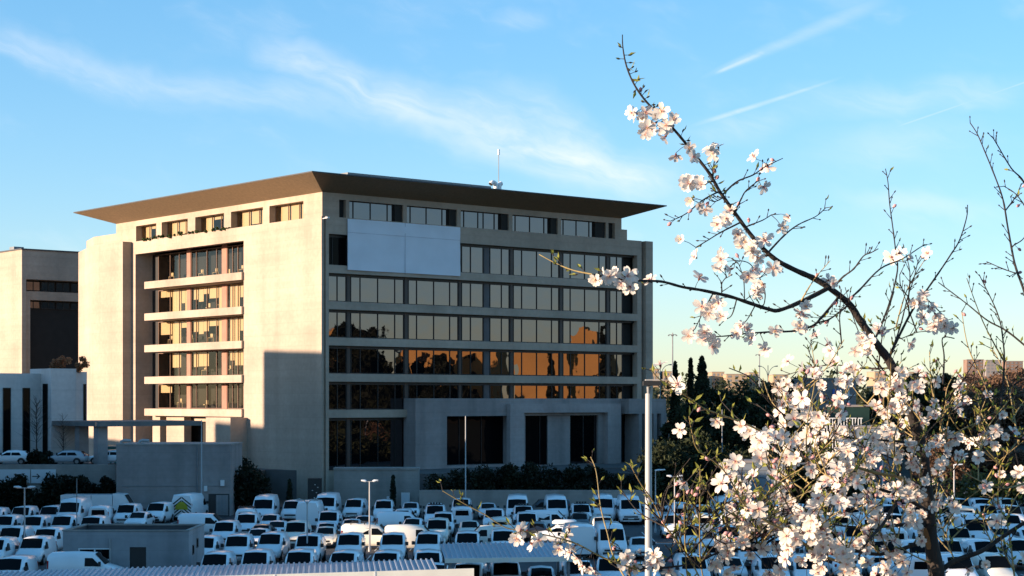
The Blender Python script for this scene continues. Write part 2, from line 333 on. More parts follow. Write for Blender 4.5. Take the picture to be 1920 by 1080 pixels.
def window(parent, o, ax, w, h, mull, gm, fm='dark_metal', blind=None, ft=.06, fd=.09, rnd=True, inward=(0, 1)):
    """o = lower corner (local), ax = direction along the wall, inward = into the room"""
    ax = Vector((*ax, 0)); inn = Vector((*inward, 0)); o = Vector(o); Z = Vector((0, 0, 1))
    wb = MB(); cuts = [0.0] + list(mull) + [w]
    for a, bb in zip(cuts[:-1], cuts[1:]):
        j = [random.uniform(-.0022, .0022) if rnd else 0 for _ in range(3)]
        p = [o + ax * a, o + ax * bb + inn * j[0], o + ax * bb + Z * h + inn * (j[0] + j[1]), o + ax * a + Z * h + inn * j[1]]
        wb.add(p, [(0, 1, 2, 3) if ax.cross(Z).dot(inn) < 0 else (3, 2, 1, 0)])
    wo_ = link('window', wb, gm, parent)
    fb = MB()
    def bar(a0, a1, z0, z1):
        ps = []
        for zz in (z0, z1):
            for dd in (-fd, .02):
                for aa in (a0, a1): ps.append(o + ax * aa + Z * zz + inn * dd)
        fb.add(ps, [(0, 1, 3, 2), (4, 6, 7, 5), (0, 4, 5, 1), (2, 3, 7, 6), (0, 2, 6, 4), (1, 5, 7, 3)])
    bar(0, w, 0, ft); bar(0, w, h - ft, h); bar(0, ft, ft, h - ft); bar(w - ft, w, ft, h - ft)
    for m_ in mull: bar(m_ - ft / 2, m_ + ft / 2, ft, h - ft)
    link('frame', fb, fm, wo_)
    if blind:
        bb = MB()
        for (a, c_, drop) in blind:
            z0 = h * (1 - drop); p = o + inn * .22
            bb.add([p + ax * a + Z * z0, p + ax * c_ + Z * z0, p + ax * c_ + Z * h, p + ax * a + Z * h,
                    p + ax * a + Z * z0 + inn * .02, p + ax * c_ + Z * z0 + inn * .02, p + ax * c_ + Z * h + inn * .02, p + ax * a + Z * h + inn * .02],
                   [(0, 1, 2, 3), (7, 6, 5, 4), (0, 4, 5, 1), (2, 6, 7, 3), (0, 3, 7, 4), (1, 5, 6, 2)])
        if bb.v: link('blind', bb, 'blind', wo_)
    return wo_
# shaded front: bays measured from the photograph along the glazing line
GV = .75
bays = [(615, 649, [632]), (657, 757, [675, 708, 740]), (765, 859, [781, 813, 843]), (865, 906, [882]), (918, 955, [940]),
        (962, 1048, [978, 1006, 1034]), (1055, 1136, [1069, 1096, 1123]), (1143, 1167, [1156])]
floors = [(25.6, 28.95)] + [(TOPS[i + 1], TOPS[i] - .87) for i in range(4)] + [(BASE, TOPS[4] - .87)]
for fi, (z0, z1) in enumerate(floors):
    for a, e, mu in bays:
        u0, u1 = uR(a, GV), uR(e, GV)
        if fi == 5 and a > 762: continue
        if fi == 0 and a < 620:
            window(B, (u0, GV, z0 + .05), (1, 0), u1 - u0, z1 - z0 - .30, [uR(622, GV) - u0], 'glass_low'); continue
        window(B, (u0, GV, z0 + .05), (1, 0), u1 - u0, z1 - z0 - .30, [uR(m, GV) - u0 for m in mu], 'glass_shade')
    b = MB(); b.box(.95, uE, GV - .12, GV + .05, z1 - .24, z1); link('head_shadow_strip', b, 'dark_metal', B)  # dark strip draws the slab's underside shadow across the window tops
    if fi < 5:
        for a, e in ((907, 917),):
            b = MB(); b.box(uR(a, GV), uR(e, GV), GV - .06, GV + .06, z0, z1 - .26); link('dark_infill', b, 'panel_grey', B)
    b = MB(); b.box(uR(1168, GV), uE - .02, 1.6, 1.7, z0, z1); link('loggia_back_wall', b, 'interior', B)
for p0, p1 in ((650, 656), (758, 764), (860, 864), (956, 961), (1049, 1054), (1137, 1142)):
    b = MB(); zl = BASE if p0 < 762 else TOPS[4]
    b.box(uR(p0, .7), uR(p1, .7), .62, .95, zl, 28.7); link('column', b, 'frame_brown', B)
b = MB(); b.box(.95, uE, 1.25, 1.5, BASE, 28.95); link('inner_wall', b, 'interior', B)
# sunlit side: recessed glazing with blinds between red columns
GU = 2.4
cols = [(352, 359), (418, 427)]
for a, e in cols:
    b = MB(); v0, v1 = vL(e, GU), vL(a, GU); b.box(GU - .14, GU + .05, v0, v1, 9.9, 29.4); link('column', b, 'red_column', B)
lf = [(25.6, 29.2)] + [(TOPS[i + 1], TOPS[i] - .87) for i in range(4)]
lb = [(298, 352, [320, 337]), (359.5, 417.5, [369, 389, 407]), (427.5, 458, [437, 447])]
RB = random.Random(21)
for fi, (z0, z1) in enumerate(lf):
    for a, e, mu in lb:
        v0, v1 = vL(e, GU), vL(a, GU); w = v1 - v0; ms = sorted(vL(m, GU) - v0 for m in mu); cuts = [0] + ms + [w]
        bl = []
        if fi in (1, 2): drops = lambda: RB.choice([.95, .95, .92, .55, .5, .96, .3])
        elif fi == 3: drops = lambda: RB.choice([.0, .4, .62, .6, .55, .0])
        elif fi == 4: drops = lambda: RB.choice([0, 0, 0, .35, 0])
        else: drops = lambda: 0
        for p, q in zip(cuts[:-1], cuts[1:]):
            d = drops()
            if d:
                if q - p > 1.9 and RB.random() < .5:
                    h_ = (p + q) / 2; bl += [(p + .06, h_ - .02, d), (h_ + .02, q - .06, RB.choice([.95, .6, d]))]
                else: bl.append((p + .06, q - .06, d))
        window(B, (GU, v0, z0 + .03), (0, 1), w, z1 - z0 - .08, ms, 'glass_sun', 'frame_light', bl, ft=.07, inward=(1, 0))
    b = MB(); b.box(GU - .02, GU + .1, vL(297, GU), vRec - .56, z0, z1); link('end_panel', b, 'dark_metal', B)
b = MB()
for z0, z1 in lf: b.box(GU + 2.2, GU + 2.3, vP, vRec - .6, z0, z1); b.box(GU + .3, 5.9, vP + .02, vRec - .6, z1 - .12, z1 - .02)
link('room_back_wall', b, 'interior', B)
# desks and chairs glimpsed on the open top floor
b = MB(); RD = random.Random(4)
for z0, n in ((25.63, 7), (21.7, 6), (17.8, 6), (13.9, 4), (9.97, 4)):
    for k in range(n):
        v = vP + 1.2 + (vL(300, GU) - vP - 2) * (k + RD.random() * .6) / n; u = GU + .5 + RD.random() * .5
        if RD.random() < .55: b.box(u, u + .6, v, v + 1.3, z0 + .70, z0 + .74); b.box(u, u + .05, v, v + .05, z0, z0 + .7); b.box(u, u + .05, v + 1.25, v + 1.3, z0, z0 + .7); b.box(u + .1, u + .14, v + .3, v + .85, z0 + .82, z0 + 1.2)
        else: b.box(u, u + .45, v, v + .45, z0 + .42, z0 + .5); b.box(u + .4, u + .45, v, v + .45, z0 + .5, z0 + 1.0); b.box(u + .2, u + .25, v + .2, v + .25, z0, z0 + .42)
link('office_desks', b, 'blind', B)
# ground floor on the sunlit side
b = MB(); v0, v1 = vL(432, -2.2), vL(386, -2.2); b.box(-2.2, 3, v0, v1, 0, 9.0); b.box(-.28, 3, v1, vRec - .6, BASE, 5.0); b.box(1.2, 2.2, vL(300, 1.2), vL(286, 1.2), 5.0, 9.06); b.box(1.2, 2.2, vL(345, 1.2), vL(312, 1.2), 5, 9.06)
link('plinth_wall', b, 'concrete_warm', B)
b = MB(); b.box(3.4, 3.5, vP, vRec - .6, 0, 9.06); link('recess_back_wall', b, 'interior', B)
# top storey under the roof
A0 = .25; AL = 46.8; AR = uR(1168); z0, z1, zt = PAR - .2, 32.75, 33.42
b = MB()
lwin = [(255, 293), (303, 352), (366, 420), (433, 493), (505, 569)]
rwin = [(636, 649), (655, 756), (763, 857), (864, 954), (961, 1046), (1052, 1136), (1141, 1153)]
# left: piers and lintel
edges = sorted([(vL(q, A0), vL(p, A0)) for p, q in lwin]); prev = A0
for p, q in edges: b.box(A0, 1.7, prev, p, z0, z1); prev = q
b.box(A0, 1.7, prev, AL, z0, z1); b.box(A0, 1.7, A0, AL, z1, zt)
re = sorted([(uR(p, A0), uR(q, A0)) for p, q in rwin]); prev = 1.7
for p, q in re: b.box(prev, p, A0, 1.4, z0, z1); prev = q
b.box(prev, AR, A0, 1.4, z0, z1); b.box(1.7, AR, A0, 1.4, z1, zt)
b.box(AR - 1.2, AR, 1.4, AL, z0, zt); b.box(1.7, AR - 1.2, AL - 1.2, AL, z0, zt)
b.box(AR, uR(1180), .4, 20, z0, 32.1)
b.prism([(1.7, AL), (.3, AL), (.3, vL(176, .3)), (2.5, vL(162, 2.5)), (9, vL(162, 2.5)), (9, AL)], z0, 32.2)
link('top_storey_wall', b, 'concrete_warm', B)
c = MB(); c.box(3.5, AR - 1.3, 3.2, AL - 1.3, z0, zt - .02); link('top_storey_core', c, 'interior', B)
for p, q in lwin:
    u_ = 1.15; v0, v1 = vL(q, A0) + .02, vL(p, A0) - .02; w = v1 - v0
    window(B, (u_, v0, PAR - .15), (0, 1), w, z1 - PAR + .13, [w * .3, w * .62], 'glass_sun', 'frame_light', [(w * .02, w * .29, .9), (w * .33, w * .60, RB.choice([.9, .75, .2])), (w * .64, w * .9, .85)], inward=(1, 0))
for i, (p, q) in enumerate(rwin):
    v_ = .75; u0, u1 = uR(p, A0) + .02, uR(q, A0) - .02; w = u1 - u0
    if w < 2.0: b = MB(); b.box(u0, u1, v_, v_ + .1, PAR - .18, z1 - .02); link('dark_infill', b, 'interior', B); continue
    d = w * (.86 if i < 5 else .78)
    window(B, (u0, v_, PAR - .15), (1, 0), d, z1 - PAR + .13, [d * .13, d * .5, d * .87] if i != 3 else [d * .13, d * .47, d * .6, d * .87], 'glass_shade')
    b = MB(); b.box(u0 + d + .01, u1, v_ - .3, v_ + .1, PAR - .18, z1 - .02); link('dark_infill', b, 'interior', B)  # black fill paints in the shade of the deep reveal beside the glazing
# flared roof
OV = 3.9; zr = 34.86; r_ = MB()
lo = [(A0, A0), (AR, A0), (AR, AL), (A0, AL)]; hi = [(A0 - OV, A0 - OV), (AR + OV, A0 - OV), (AR + OV, AL + OV), (A0 - OV, AL + OV)]
r_.add([(x, y, zt) for x, y in lo] + [(x, y, zr) for x, y in hi], [(0, 3, 2, 1)] + [(i, (i + 1) % 4, 4 + (i + 1) % 4, 4 + i) for i in range(4)], 0)
rf = link('roof', r_, ['soffit'], B)
r_ = MB(); hx = [(x + (-.05 if i in (0, 3) else .05), y + (-.05 if i < 2 else .05)) for i, (x, y) in enumerate(hi)]
r_.prism(hx, zr + .004, zr + .13); link('roof_edge', r_, 'roof_edge', rf)
r_ = MB(); u0, u1 = uR(652, -3.2), uR(922, -3.2); nseg = 7
for k in range(nseg):
    a, e = u0 + (u1 - u0) * k / nseg, u0 + (u1 - u0) * (k + 1) / nseg - .08; r_.box(a, e, -3.2, -1.8, zr + .13, zr + .42)
link('rooftop_panel', r_, 'pole_grey', rf)
def vent(u, v, du, lean):
    r_ = MB(); pts = [(u, v, zr + .1), (u, v, zr + .55)]
    for k in range(1, 8):
        a = k / 7 * lean; pts.append((u + du * .42 * (1 - math.cos(a)), v, zr + .55 + .42 * math.sin(a)))
    r_.tube(pts, .27, 12); o = link('vent_pipe', r_, 'white_metal', rf)
    e = Vector(pts[-1]); t = (e - Vector(pts[-2])).normalized(); r_ = MB(); r_.tube([e - t * .02, e + t * .04], .25, 12); link('vent_opening', r_, 'interior', rf)
vent(uR(930, -2.6), -2.6, -1, 2.6); vent(uR(936, -2.6), -2.6, 1, 1.25)
r_ = MB(); ua = uR(935, -2.2); za = zL(290, ua, -2.2); r_.cyl((ua, -2.2, zr), (ua, -2.2, za), .045, 6); ant = link('antenna', r_, 'pole_grey', B)
r_ = MB(); r_.tube([(ua, -2.2, za), (ua, -2.2, za + .6)], .13, 8); link('antenna_tip', r_, 'white_metal', ant)
r_ = MB(); r_.tube([(.1, -.1, PAR - .3), (.1, -.75, PAR - .25)], .05, 6); r_.box(-.05, .25, -1.15, -.75, PAR - .33, PAR - .18); link('wall_lamp', r_, 'white_metal', B)
# entrance block and portal on the shaded front
EV = -1.6; ua, ub, uc = uR(763, 0), uR(838, EV), uR(957, EV); zt_ = zL(747, 20, EV)
ud, ue_, uf_, ug_ = uR(957, -2.3), uR(983, -2.3), uR(1140, -2.3), uR(1164, -2.3)
b = MB(); zo = zL(780, 20, EV)
b.box(ua, ub, EV, .6, BASE - 1.5, zt_); b.box(ub, uc, EV, .6, zo, zt_); b.box(uc, uR(985, EV), EV, .6, BASE, zt_); b.box(ub, uc, EV, .6, BASE - 1.5, BASE + .25)
u1_, u2_, u3_, u4_ = uR(985, EV), uR(1030, EV), uR(1072, EV), uR(1122, EV); u5_ = uR(1165, EV); u6_ = uR(1250, -3)
b.box(u1_, u5_, EV, .6, zo, zt_); b.box(u2_, u3_, EV + .3, .6, BASE, zo); b.box(u4_, u5_, EV, .6, BASE, zo); b.box(uc, u6_, EV + .02, .6, BASE - 1.5, BASE)
b.box(u5_, u6_, -2.9, .5, zo + .15, zt_ - .02)
for a, e in ((1198, 1204), (1210, 1216), (1226, 1232), (1240, 1250)): b.box(uR(a, -3), uR(e, -3), -3, 0, BASE - 1.5, zo + .15)
b.box(u5_, u6_, -.4, .4, BASE, zo + .15)
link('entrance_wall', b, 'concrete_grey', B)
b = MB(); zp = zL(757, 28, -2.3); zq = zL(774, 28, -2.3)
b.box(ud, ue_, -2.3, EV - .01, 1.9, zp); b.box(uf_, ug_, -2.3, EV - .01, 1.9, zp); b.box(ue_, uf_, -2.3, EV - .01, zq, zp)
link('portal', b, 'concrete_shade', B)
window(B, (ub, -.2, BASE + .25), (1, 0), uc - ub, zo - BASE - .25, [(uc - ub) * .3, (uc - ub) * .65], 'glass_low')
window(B, (u1_, EV + .5, BASE), (1, 0), u2_ - u1_, zo - BASE, [(u2_ - u1_) * .7], 'glass_low')
window(B, (u3_, EV + .4, BASE), (1, 0), u4_ - u3_, zo - BASE, [(u4_ - u3_) * .5], 'glass_shade')
window(B, (u5_, -.5, BASE), (1, 0), uR(1198, -.5) - u5_, zo - BASE, [1.2], 'glass_low')

# blank banner hung over two floors of the front
zA, zB = zL(410, uR(652), -.12), zL(506, uR(652), -.12)
b = MB(); u0, u1 = uR(652, -.12), uR(863, -.12); nx, nz = 24, 10; vs = []; fs = []
for j in range(nz + 1):
    for i in range(nx + 1):
        vs.append((u0 + (u1 - u0) * i / nx, -.13 - .030 * math.sin(i * .9 + j * .35) - .02 * math.sin(j * 1.7 + i * .5), zB + (zA - zB) * j / nz))
for j in range(nz):
    for i in range(nx): a = j * (nx + 1) + i; fs.append((a, a + 1, a + nx + 2, a + nx + 1))
b.add(vs, fs, 0, True); b.box(u0, u1, -.08, -.06, zB + .02, zA - .02)
bl = empty('banner', C0, RZ, 'large blank pale blue-white banner hung across the upper front of the office building', 'banner')
link('cloth', b, 'banner', bl)
b = MB(); um = u0 + (u1 - u0) * .497; b.box(um - .04, um + .04, -.165, -.15, zB, zA); b.box(u0, u1, -.165, -.15, zA - (zA - zB) * .27, zA - (zA - zB) * .27 + .05); link('seam', b, 'banner_seam', bl)

# ------------------------------------------------------------------ neighbours on the left
C2 = Vector((xat(41, 255), 255, 0)); T = empty('tan_building', C2, RZ, 'tan concrete building behind the office at the left edge, with a tall dark opening', 'building')
def z2(py, u, v): return EYE + (HZ - py) / F * (C2.y + u * ry + v * ly)
uo = uR(49, 0, C2); ue2 = 30; zt2 = z2(468, 0, 0); zo2 = z2(525, 4, 0)
b = MB(); b.box(0, uo, 0, 20, 0, zt2); b.box(uo, ue2, 0, 20, zo2, zt2); b.box(uo, ue2, 2.4, 20, 0, zo2); b.box(uo, ue2, 1.0, 2.4, z2(565, 8, 1), z2(549, 8, 1)); b.box(uo, uo + .9, .6, 2.4, 0, z2(549, 4, 1)); b.box(0, ue2, 20, 40, 0, zt2 - .1)
link('wall', b, 'concrete_warm', T)
b = MB(); b.box(-.15, ue2, -.15, 40, zt2 + .004, zt2 + .18); link('roof', b, 'roof_edge', T)
for za_, zb_ in ((z2(547, 8, 1), z2(530, 8, 1)), (z2(580, 8, 1), z2(567, 8, 1))):
    for k in range(6):
        u0 = uo + 1.0 + k * 2.3; window(T, (u0, 2.2, za_), (1, 0), 2.15, zb_ - za_, [1.1], 'glass_shade')
b = MB(); b.box(uo + .9, ue2, 2.28, 2.38, 0, zo2); link('dark_glazing', b, 'interior', T)
b = MB(); a = vL(20, 0, C2); b.box(.5, 2.0, a, a + 1.5, zt2 + .18, zt2 + .7); link('rooftop_box', b, 'pole_grey', T)

C3 = Vector((xat(96, 188), 188, 0)); Wb = empty('white_building', C3, RZ, 'low white rendered building with narrow vertical slit windows at the far left', 'building')
def z3(py, u, v): return EYE + (HZ - py) / F * (C3.y + u * ry + v * ly)
vA = vL(77, 0, C3); uC = uR(143, 0, C3); uD = uR(163, 1.2, C3)
b = MB(); b.box(0, uC, 0, 5, 3.9, z3(691, 1, 0)); b.box(-13, 0, vA, 6, 3.9, z3(700, -3, vA)); b.box(uC, uD, 1.2, 5, 3.9, z3(697, 3, 1.2)); link('wall', b, 'render_white', Wb)
for p, q, w0 in ((5, 20, vA), (42, 56, vA)):
    u0, u1 = uR(p, w0, C3), uR(q, w0, C3); window(Wb, (u0, w0 - .05, z3(850, -4, w0)), (1, 0), u1 - u0, z3(727, -4, w0) - z3(850, -4, w0), [], 'glass_low', fd=.03, inward=(0, 1))
u0, u1 = uR(156, 1.2, C3), uR(161, 1.2, C3); window(Wb, (u0, 1.15, 4.5), (1, 0), u1 - u0, 8.2, [], 'glass_low', fd=.03)
v0, v1 = vL(90, 0, C3), vL(81, 0, C3); window(Wb, (-.05, v0, 4.2), (0, 1), v1 - v0, 8.5, [], 'glass_low', fd=.03, inward=(1, 0))

# raised forecourt that both buildings stand on
g = MB(); g.prism([(-140, 178.7), (-38, 178.7), (-27.5, 178.7), (-27.2, 200), (-16, 196), (-9, 189), (18, 211), (19, 330), (-140, 330)], .002, BASE - .05)
tag(link('forecourt', g, 'paving'), kind='structure')
g = MB(); g.box(-90, xat(217, 183), 178.6, 184.5, BASE - .04, 4.55); tag(link('access_road', g, 'asphalt'), kind='structure')

# flat canopy on concrete columns left of the office tower
C4 = Vector((xat(187, 180), 180, 0)); Cn = empty('entrance_canopy', C4, RZ, 'flat concrete canopy on square columns beside the white building', 'canopy')
uC4 = uR(377, 0, C4); vC4 = vL(92, 0, C4)
b = MB(); b.box(0, uC4, 0, vC4, 8.36, 8.85); link('roof_slab', b, 'roof_top', Cn)
for u, v in ((.3, .9), (.6, 5.6)):
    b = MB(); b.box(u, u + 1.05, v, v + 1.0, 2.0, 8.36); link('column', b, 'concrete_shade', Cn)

# teal booth right of the canopy columns
x0, x1 = xat(198, 188), xat(219, 188); tb = empty('glazed_booth', ((x0 + x1) / 2, 188, BASE), 0, 'small teal booth on the forecourt, just left of the grey block wall', 'booth'); hw = (x1 - x0) / 2; zt = zat(838, 188) - BASE
b = MB(); b.box(-hw, hw, 0, 1.5, 0, zt); link('wall', b, 'teal', tb); b = MB(); b.box(-hw - .1, hw + .1, -.1, 1.6, zt + .003, zt + .14); link('roof', b, 'white_metal', tb)
b = MB(); b.box(-hw + .15, -hw + .45, -.03, -.003, .8, zt - .5); b.box(-hw + .62, -hw + .86, -.03, -.003, .8, zt - .6); link('window', b, 'sign_white', tb)

# walls around the car park
b = MB(); Yw = 172; zt3 = zat(835, Yw); xa, xb = xat(218, Yw), xat(432, Yw); b.box(xa, xb, Yw, Yw + 7.5, 0, zt3)
w_ = tag(link('concrete_wall', b, 'concrete_grey'), 'tall grey concrete block wall behind the chevron van, below the canopy', 'wall')
b = MB(); hx_ = (xb - xa) / 2; b.box(-hx_ - .06, hx_ + .06, -3.81, 3.81, zt3 + .003, zt3 + .14); link('coping', b, 'concrete_light', w_)
b = MB(); b.tube([(hx_ * .42, -3.83, .2), (hx_ * .42, -3.83, zt3)], .06, 6); b.box(-hx_ * .9, hx_ * .95, -3.79, -3.752, zt3 * .42, zt3 * .42 + .05); link('drainpipe', b, 'pole_grey', w_)
b = MB(); b.box(xat(414, Yw) - 0, xat(421, Yw), Yw - .25, Yw - .003, zat(911, Yw), zat(900, Yw)); tag(link('meter_box', b, 'white_metal'), 'small white box fixed near the right edge of the tall grey block wall', 'meter box')
b = MB(); b.box(xat(383, Yw), xat(389, Yw), Yw - .22, Yw - .003, zat(921, Yw), zat(911, Yw)); tag(link('meter_box', b, 'white_metal'), 'small white box on the block wall beside the tall pale pole', 'meter box')
vt = MB()
for px in (228, 262):
    p = at(px, 836, Yw + 1); vt.tube([(p.x, p.y, zt3), (p.x, p.y, zt3 + .35), (p.x + .3, p.y, zt3 + .45), (p.x + .9, p.y, zt3 + .4)], .16, 8)
tag(link('wall_pipe', vt, 'pole_steel'), 'pale bent pipes on top of the tall grey block wall', 'pipe')
# dark slatted gate right of the block wall
gt = empty('metal_gate', (xat(410, 169), 169, 0), 0, 'dark slatted metal gate beside the tall grey block wall', 'gate')
x0, x1 = xat(391, 169) - gt.location.x, xat(430, 169) - gt.location.x; zg = zat(926, 169)
b = MB(); b.box(x0, x1, -.04, .04, zg - .1, zg); b.box(x0, x1, -.04, .04, .15, .25); b.box(x0, x0 + .1, -.04, .04, .25, zg - .1); b.box(x1 - .1, x1, -.04, .04, .25, zg - .1); link('gate_frame', b, 'dark_metal', gt)
b = MB()
for k in range(9): x = x0 + .75 + k * .14; b.box(x, x + .05, -.02, .02, .25, zg - .1)
link('bars', b, 'pole_grey', gt)
b = MB(); b.box(x0 + .1, x0 + .7, -.02, .02, .25, zg - .1); link('panel', b, 'dark_metal', gt)
# pale wall under the office front and the dark service door at the corner pier
b = MB(); xa, xb = xat(626, 184), xat(785, 184); b.box(xa, xb, 184, 186, 0, zat(881, 184)); b.box(xa - .05, xb + .05, 183.9, 186.1, zat(881, 184) + .003, zat(881, 184) + .22)
tag(link('retaining_wall', b, 'concrete_light'), 'pale stained retaining wall below the left end of the glazed office front', 'wall')
x0, x1 = xat(577, 181), xat(602, 181); sc = empty('service_cabinet', ((x0 + x1) / 2, 181, 0), 0, 'tall black service cabinet at the foot of the office corner', 'cabinet')
hw = (x1 - x0) / 2; zc = zat(897, 181); b = MB(); b.box(-hw, hw, 0, .8, 0, zc); link('body', b, 'dark_metal', sc)
b = MB()
for (fx, fz) in ((.1, .8), (.5, .72), (-.3, .62), (.3, .55), (.0, .4), (.45, .38)): b.box(fx * hw - .06, fx * hw + .06, -.02, -.003, fz * zc - .03, fz * zc + .03)
link('labels', b, 'white_metal', sc)
for a, e, t_ in ((684, 693, 'white cabinet against the pale retaining wall right of the cypress'), (672, 682, 'low white cabinet against the pale retaining wall left of the cypress')):
    pass
ub_ = empty('utility_cabinet', (xat(760, 183), 183, 0), 0, 'tall white utility cabinet in front of the pale retaining wall', 'cabinet')
b = MB(); b.box(-.42, .42, 0, .5, 0, zat(924, 183)); link('body', b, 'white_metal', ub_); b = MB(); b.box(-.36, .36, -.02, -.003, .2, zat(924, 183) - .15); link('door', b, 'sign_white', ub_)
ub_ = empty('utility_cabinet', (xat(731, 183), 183, 0), 0, 'short white utility cabinet left of the taller one', 'cabinet')
b = MB(); b.box(-.32, .32, 0, .5, 0, zat(931, 183)); link('body', b, 'white_metal', ub_); b = MB(); b.box(-.27, .27, -.02, -.003, .2, zat(931, 183) - .12); link('door', b, 'sign_white', ub_)
# stepped terraces in front of the entrance
b = MB(); xs0, xs1 = xat(786, 180), xat(1252, 190)
for k in range(7):
    zz = 3.2 - k * .30; y0 = 194.5 - k * 1.5; b.box(xs0, xs1, y0 - 1.5, y0 + 14, zz - 2.4, zz - .02 * k)
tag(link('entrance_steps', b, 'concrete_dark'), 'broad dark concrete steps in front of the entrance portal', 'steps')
b = MB(); yl = 176; b.box(xat(786, yl), xat(1212, yl), yl, yl + .4, 0, zat(919, yl)); tag(link('boundary_wall', b, 'concrete_light'), 'low pale concrete boundary wall behind the last row of vans', 'wall')
# wall with sign panels on the far left
b = MB(); ys = 178; b.box(-80, xat(217, ys), ys, ys + .5, 0, zat(871, ys)); b.box(xat(106, ys), xat(148, ys), ys - .06, ys - .003, zat(906, ys), zat(884, ys)); tag(link('parapet_wall', b, 'concrete_light'), 'long low parapet wall of the access road at the far left', 'wall')
for a, e, dark, lab in ((-20, 57, 0, 'plain white sign panel on the parapet at the left edge'), (59, 105, 1, 'white sign panel with a black arrow pointing right')):
    x0, x1 = xat(a, ys), xat(e, ys); s_ = empty('sign_panel', ((x0 + x1) / 2, ys - .15, zat(906, ys)), 0, lab, 'sign'); h_ = zat(880, ys) - zat(906, ys); w2 = (x1 - x0) / 2
    b = MB(); b.box(-w2, w2, 0, .1, 0, h_); link('board', b, 'sign_white', s_)
    if dark:
        b = MB(); cx = w2 * (2 * (68.5 - a) / (e - a) - 1); zc = h_ * .5; L = .38
        b.box(cx - L, cx + L, -.012, -.003, zc - .045, zc + .045)
        for sg in (-1, 1): b.add([(cx + L + .02, -.0125, zc), (cx + L - .26, -.0125, zc + sg * .26), (cx + L - .36, -.0125, zc + sg * .22), (cx + L - .12, -.0125, zc)], [(0, 1, 2, 3)])
        link('arrow', b, 'sign_black', s_)

# flat-roofed hut among the vans
Yh = 110.6; xh0, xh1 = xat(118, Yh), xat(354, Yh); zh = zat(996, Yh); Dh = 5.6
H = empty('hut', ((xh0 + xh1) / 2, Yh, 0), 0, 'small flat-roofed grey rendered hut standing among the vans at lower left', 'hut'); hw = (xh1 - xh0) / 2
b = MB(); zr_ = zh - .45
dx0, dx1 = xat(243, Yh) - H.location.x, xat(274, Yh) - H.location.x; wx0, wx1 = xat(147, Yh) - H.location.x, xat(208, Yh) - H.location.x
zd, zw0, zw1 = zat(1026, Yh), zat(1041, Yh), zat(1028, Yh)
b.box(-hw, wx0, 0, .2, 0, zr_); b.box(wx0, wx1, 0, .2, 0, zw0 - .3); b.box(wx0, wx1, 0, .2, zw1, zr_); b.box(wx1, dx0, 0, .2, 0, zr_); b.box(dx0, dx1, 0, .2, zd, zr_); b.box(dx1, hw, 0, .2, 0, zr_)
b.box(-hw, hw, .2, Dh, 0, zr_ - .01) if False else None
b.box(hw - .2, hw, .2, Dh, 0, zr_); b.box(-hw, -hw + .2, .2, Dh, 0, zr_); b.box(-hw + .2, hw - .2, Dh - .2, Dh, 0, zr_)
b.box(-hw, hw, 0, .18, zr_, zh); b.box(-hw, hw, Dh - .18, Dh, zr_, zh); b.box(-hw, -hw + .18, .18, Dh - .18, zr_, zh); b.box(hw - .18, hw, .18, Dh - .18, zr_, zh)
link('wall', b, 'hut_wall', H)
b = MB(); b.box(-hw + .18, hw - .18, .18, Dh - .18, zr_ - .2, zr_ - .02); b.box(-hw + .19, hw - .19, Dh - .21, Dh - .182, zr_ - .015, zh - .03); b.box(-hw + .182, -hw + .21, .19, Dh - .22, zr_ - .015, zh - .03); b.box(hw - .21, hw - .182, .19, Dh - .22, zr_ - .015, zh - .03); link('roof', b, 'roof_edge', H)
b = MB(); b.box(-hw - .05, hw + .05, -.05, .23, zh + .003, zh + .07); b.box(-hw - .05, hw + .05, Dh - .23, Dh + .05, zh + .003, zh + .07); b.box(-hw - .05, -hw + .23, .23, Dh - .23, zh + .003, zh + .07); b.box(hw - .23, hw + .05, .23, Dh - .23, zh + .003, zh + .07); link('coping', b, 'concrete_light', H)
b = MB(); b.tube([(-hw * .25, -.06, .1), (-hw * .25, -.06, zr_)], .05, 6); link('drainpipe', b, 'pole_steel', H)
window(H, (wx0, .08, zw0 - .3), (1, 0), wx1 - wx0, zw1 - zw0 + .3, [(wx1 - wx0) / 2], 'glass_low', 'white_metal', ft=.07)
b = MB(); b.box(dx0, dx1, .1, .16, 0, zd); link('door', b, 'dark_metal', H)
for q, zz in ((1.2, 1.45), (2.7, 1.75)):
    window(H, (hw + .004, q, zz), (0, 1), .55, .6, [], 'glass_low', fd=-.0 if False else .03, inward=(-1, 0))

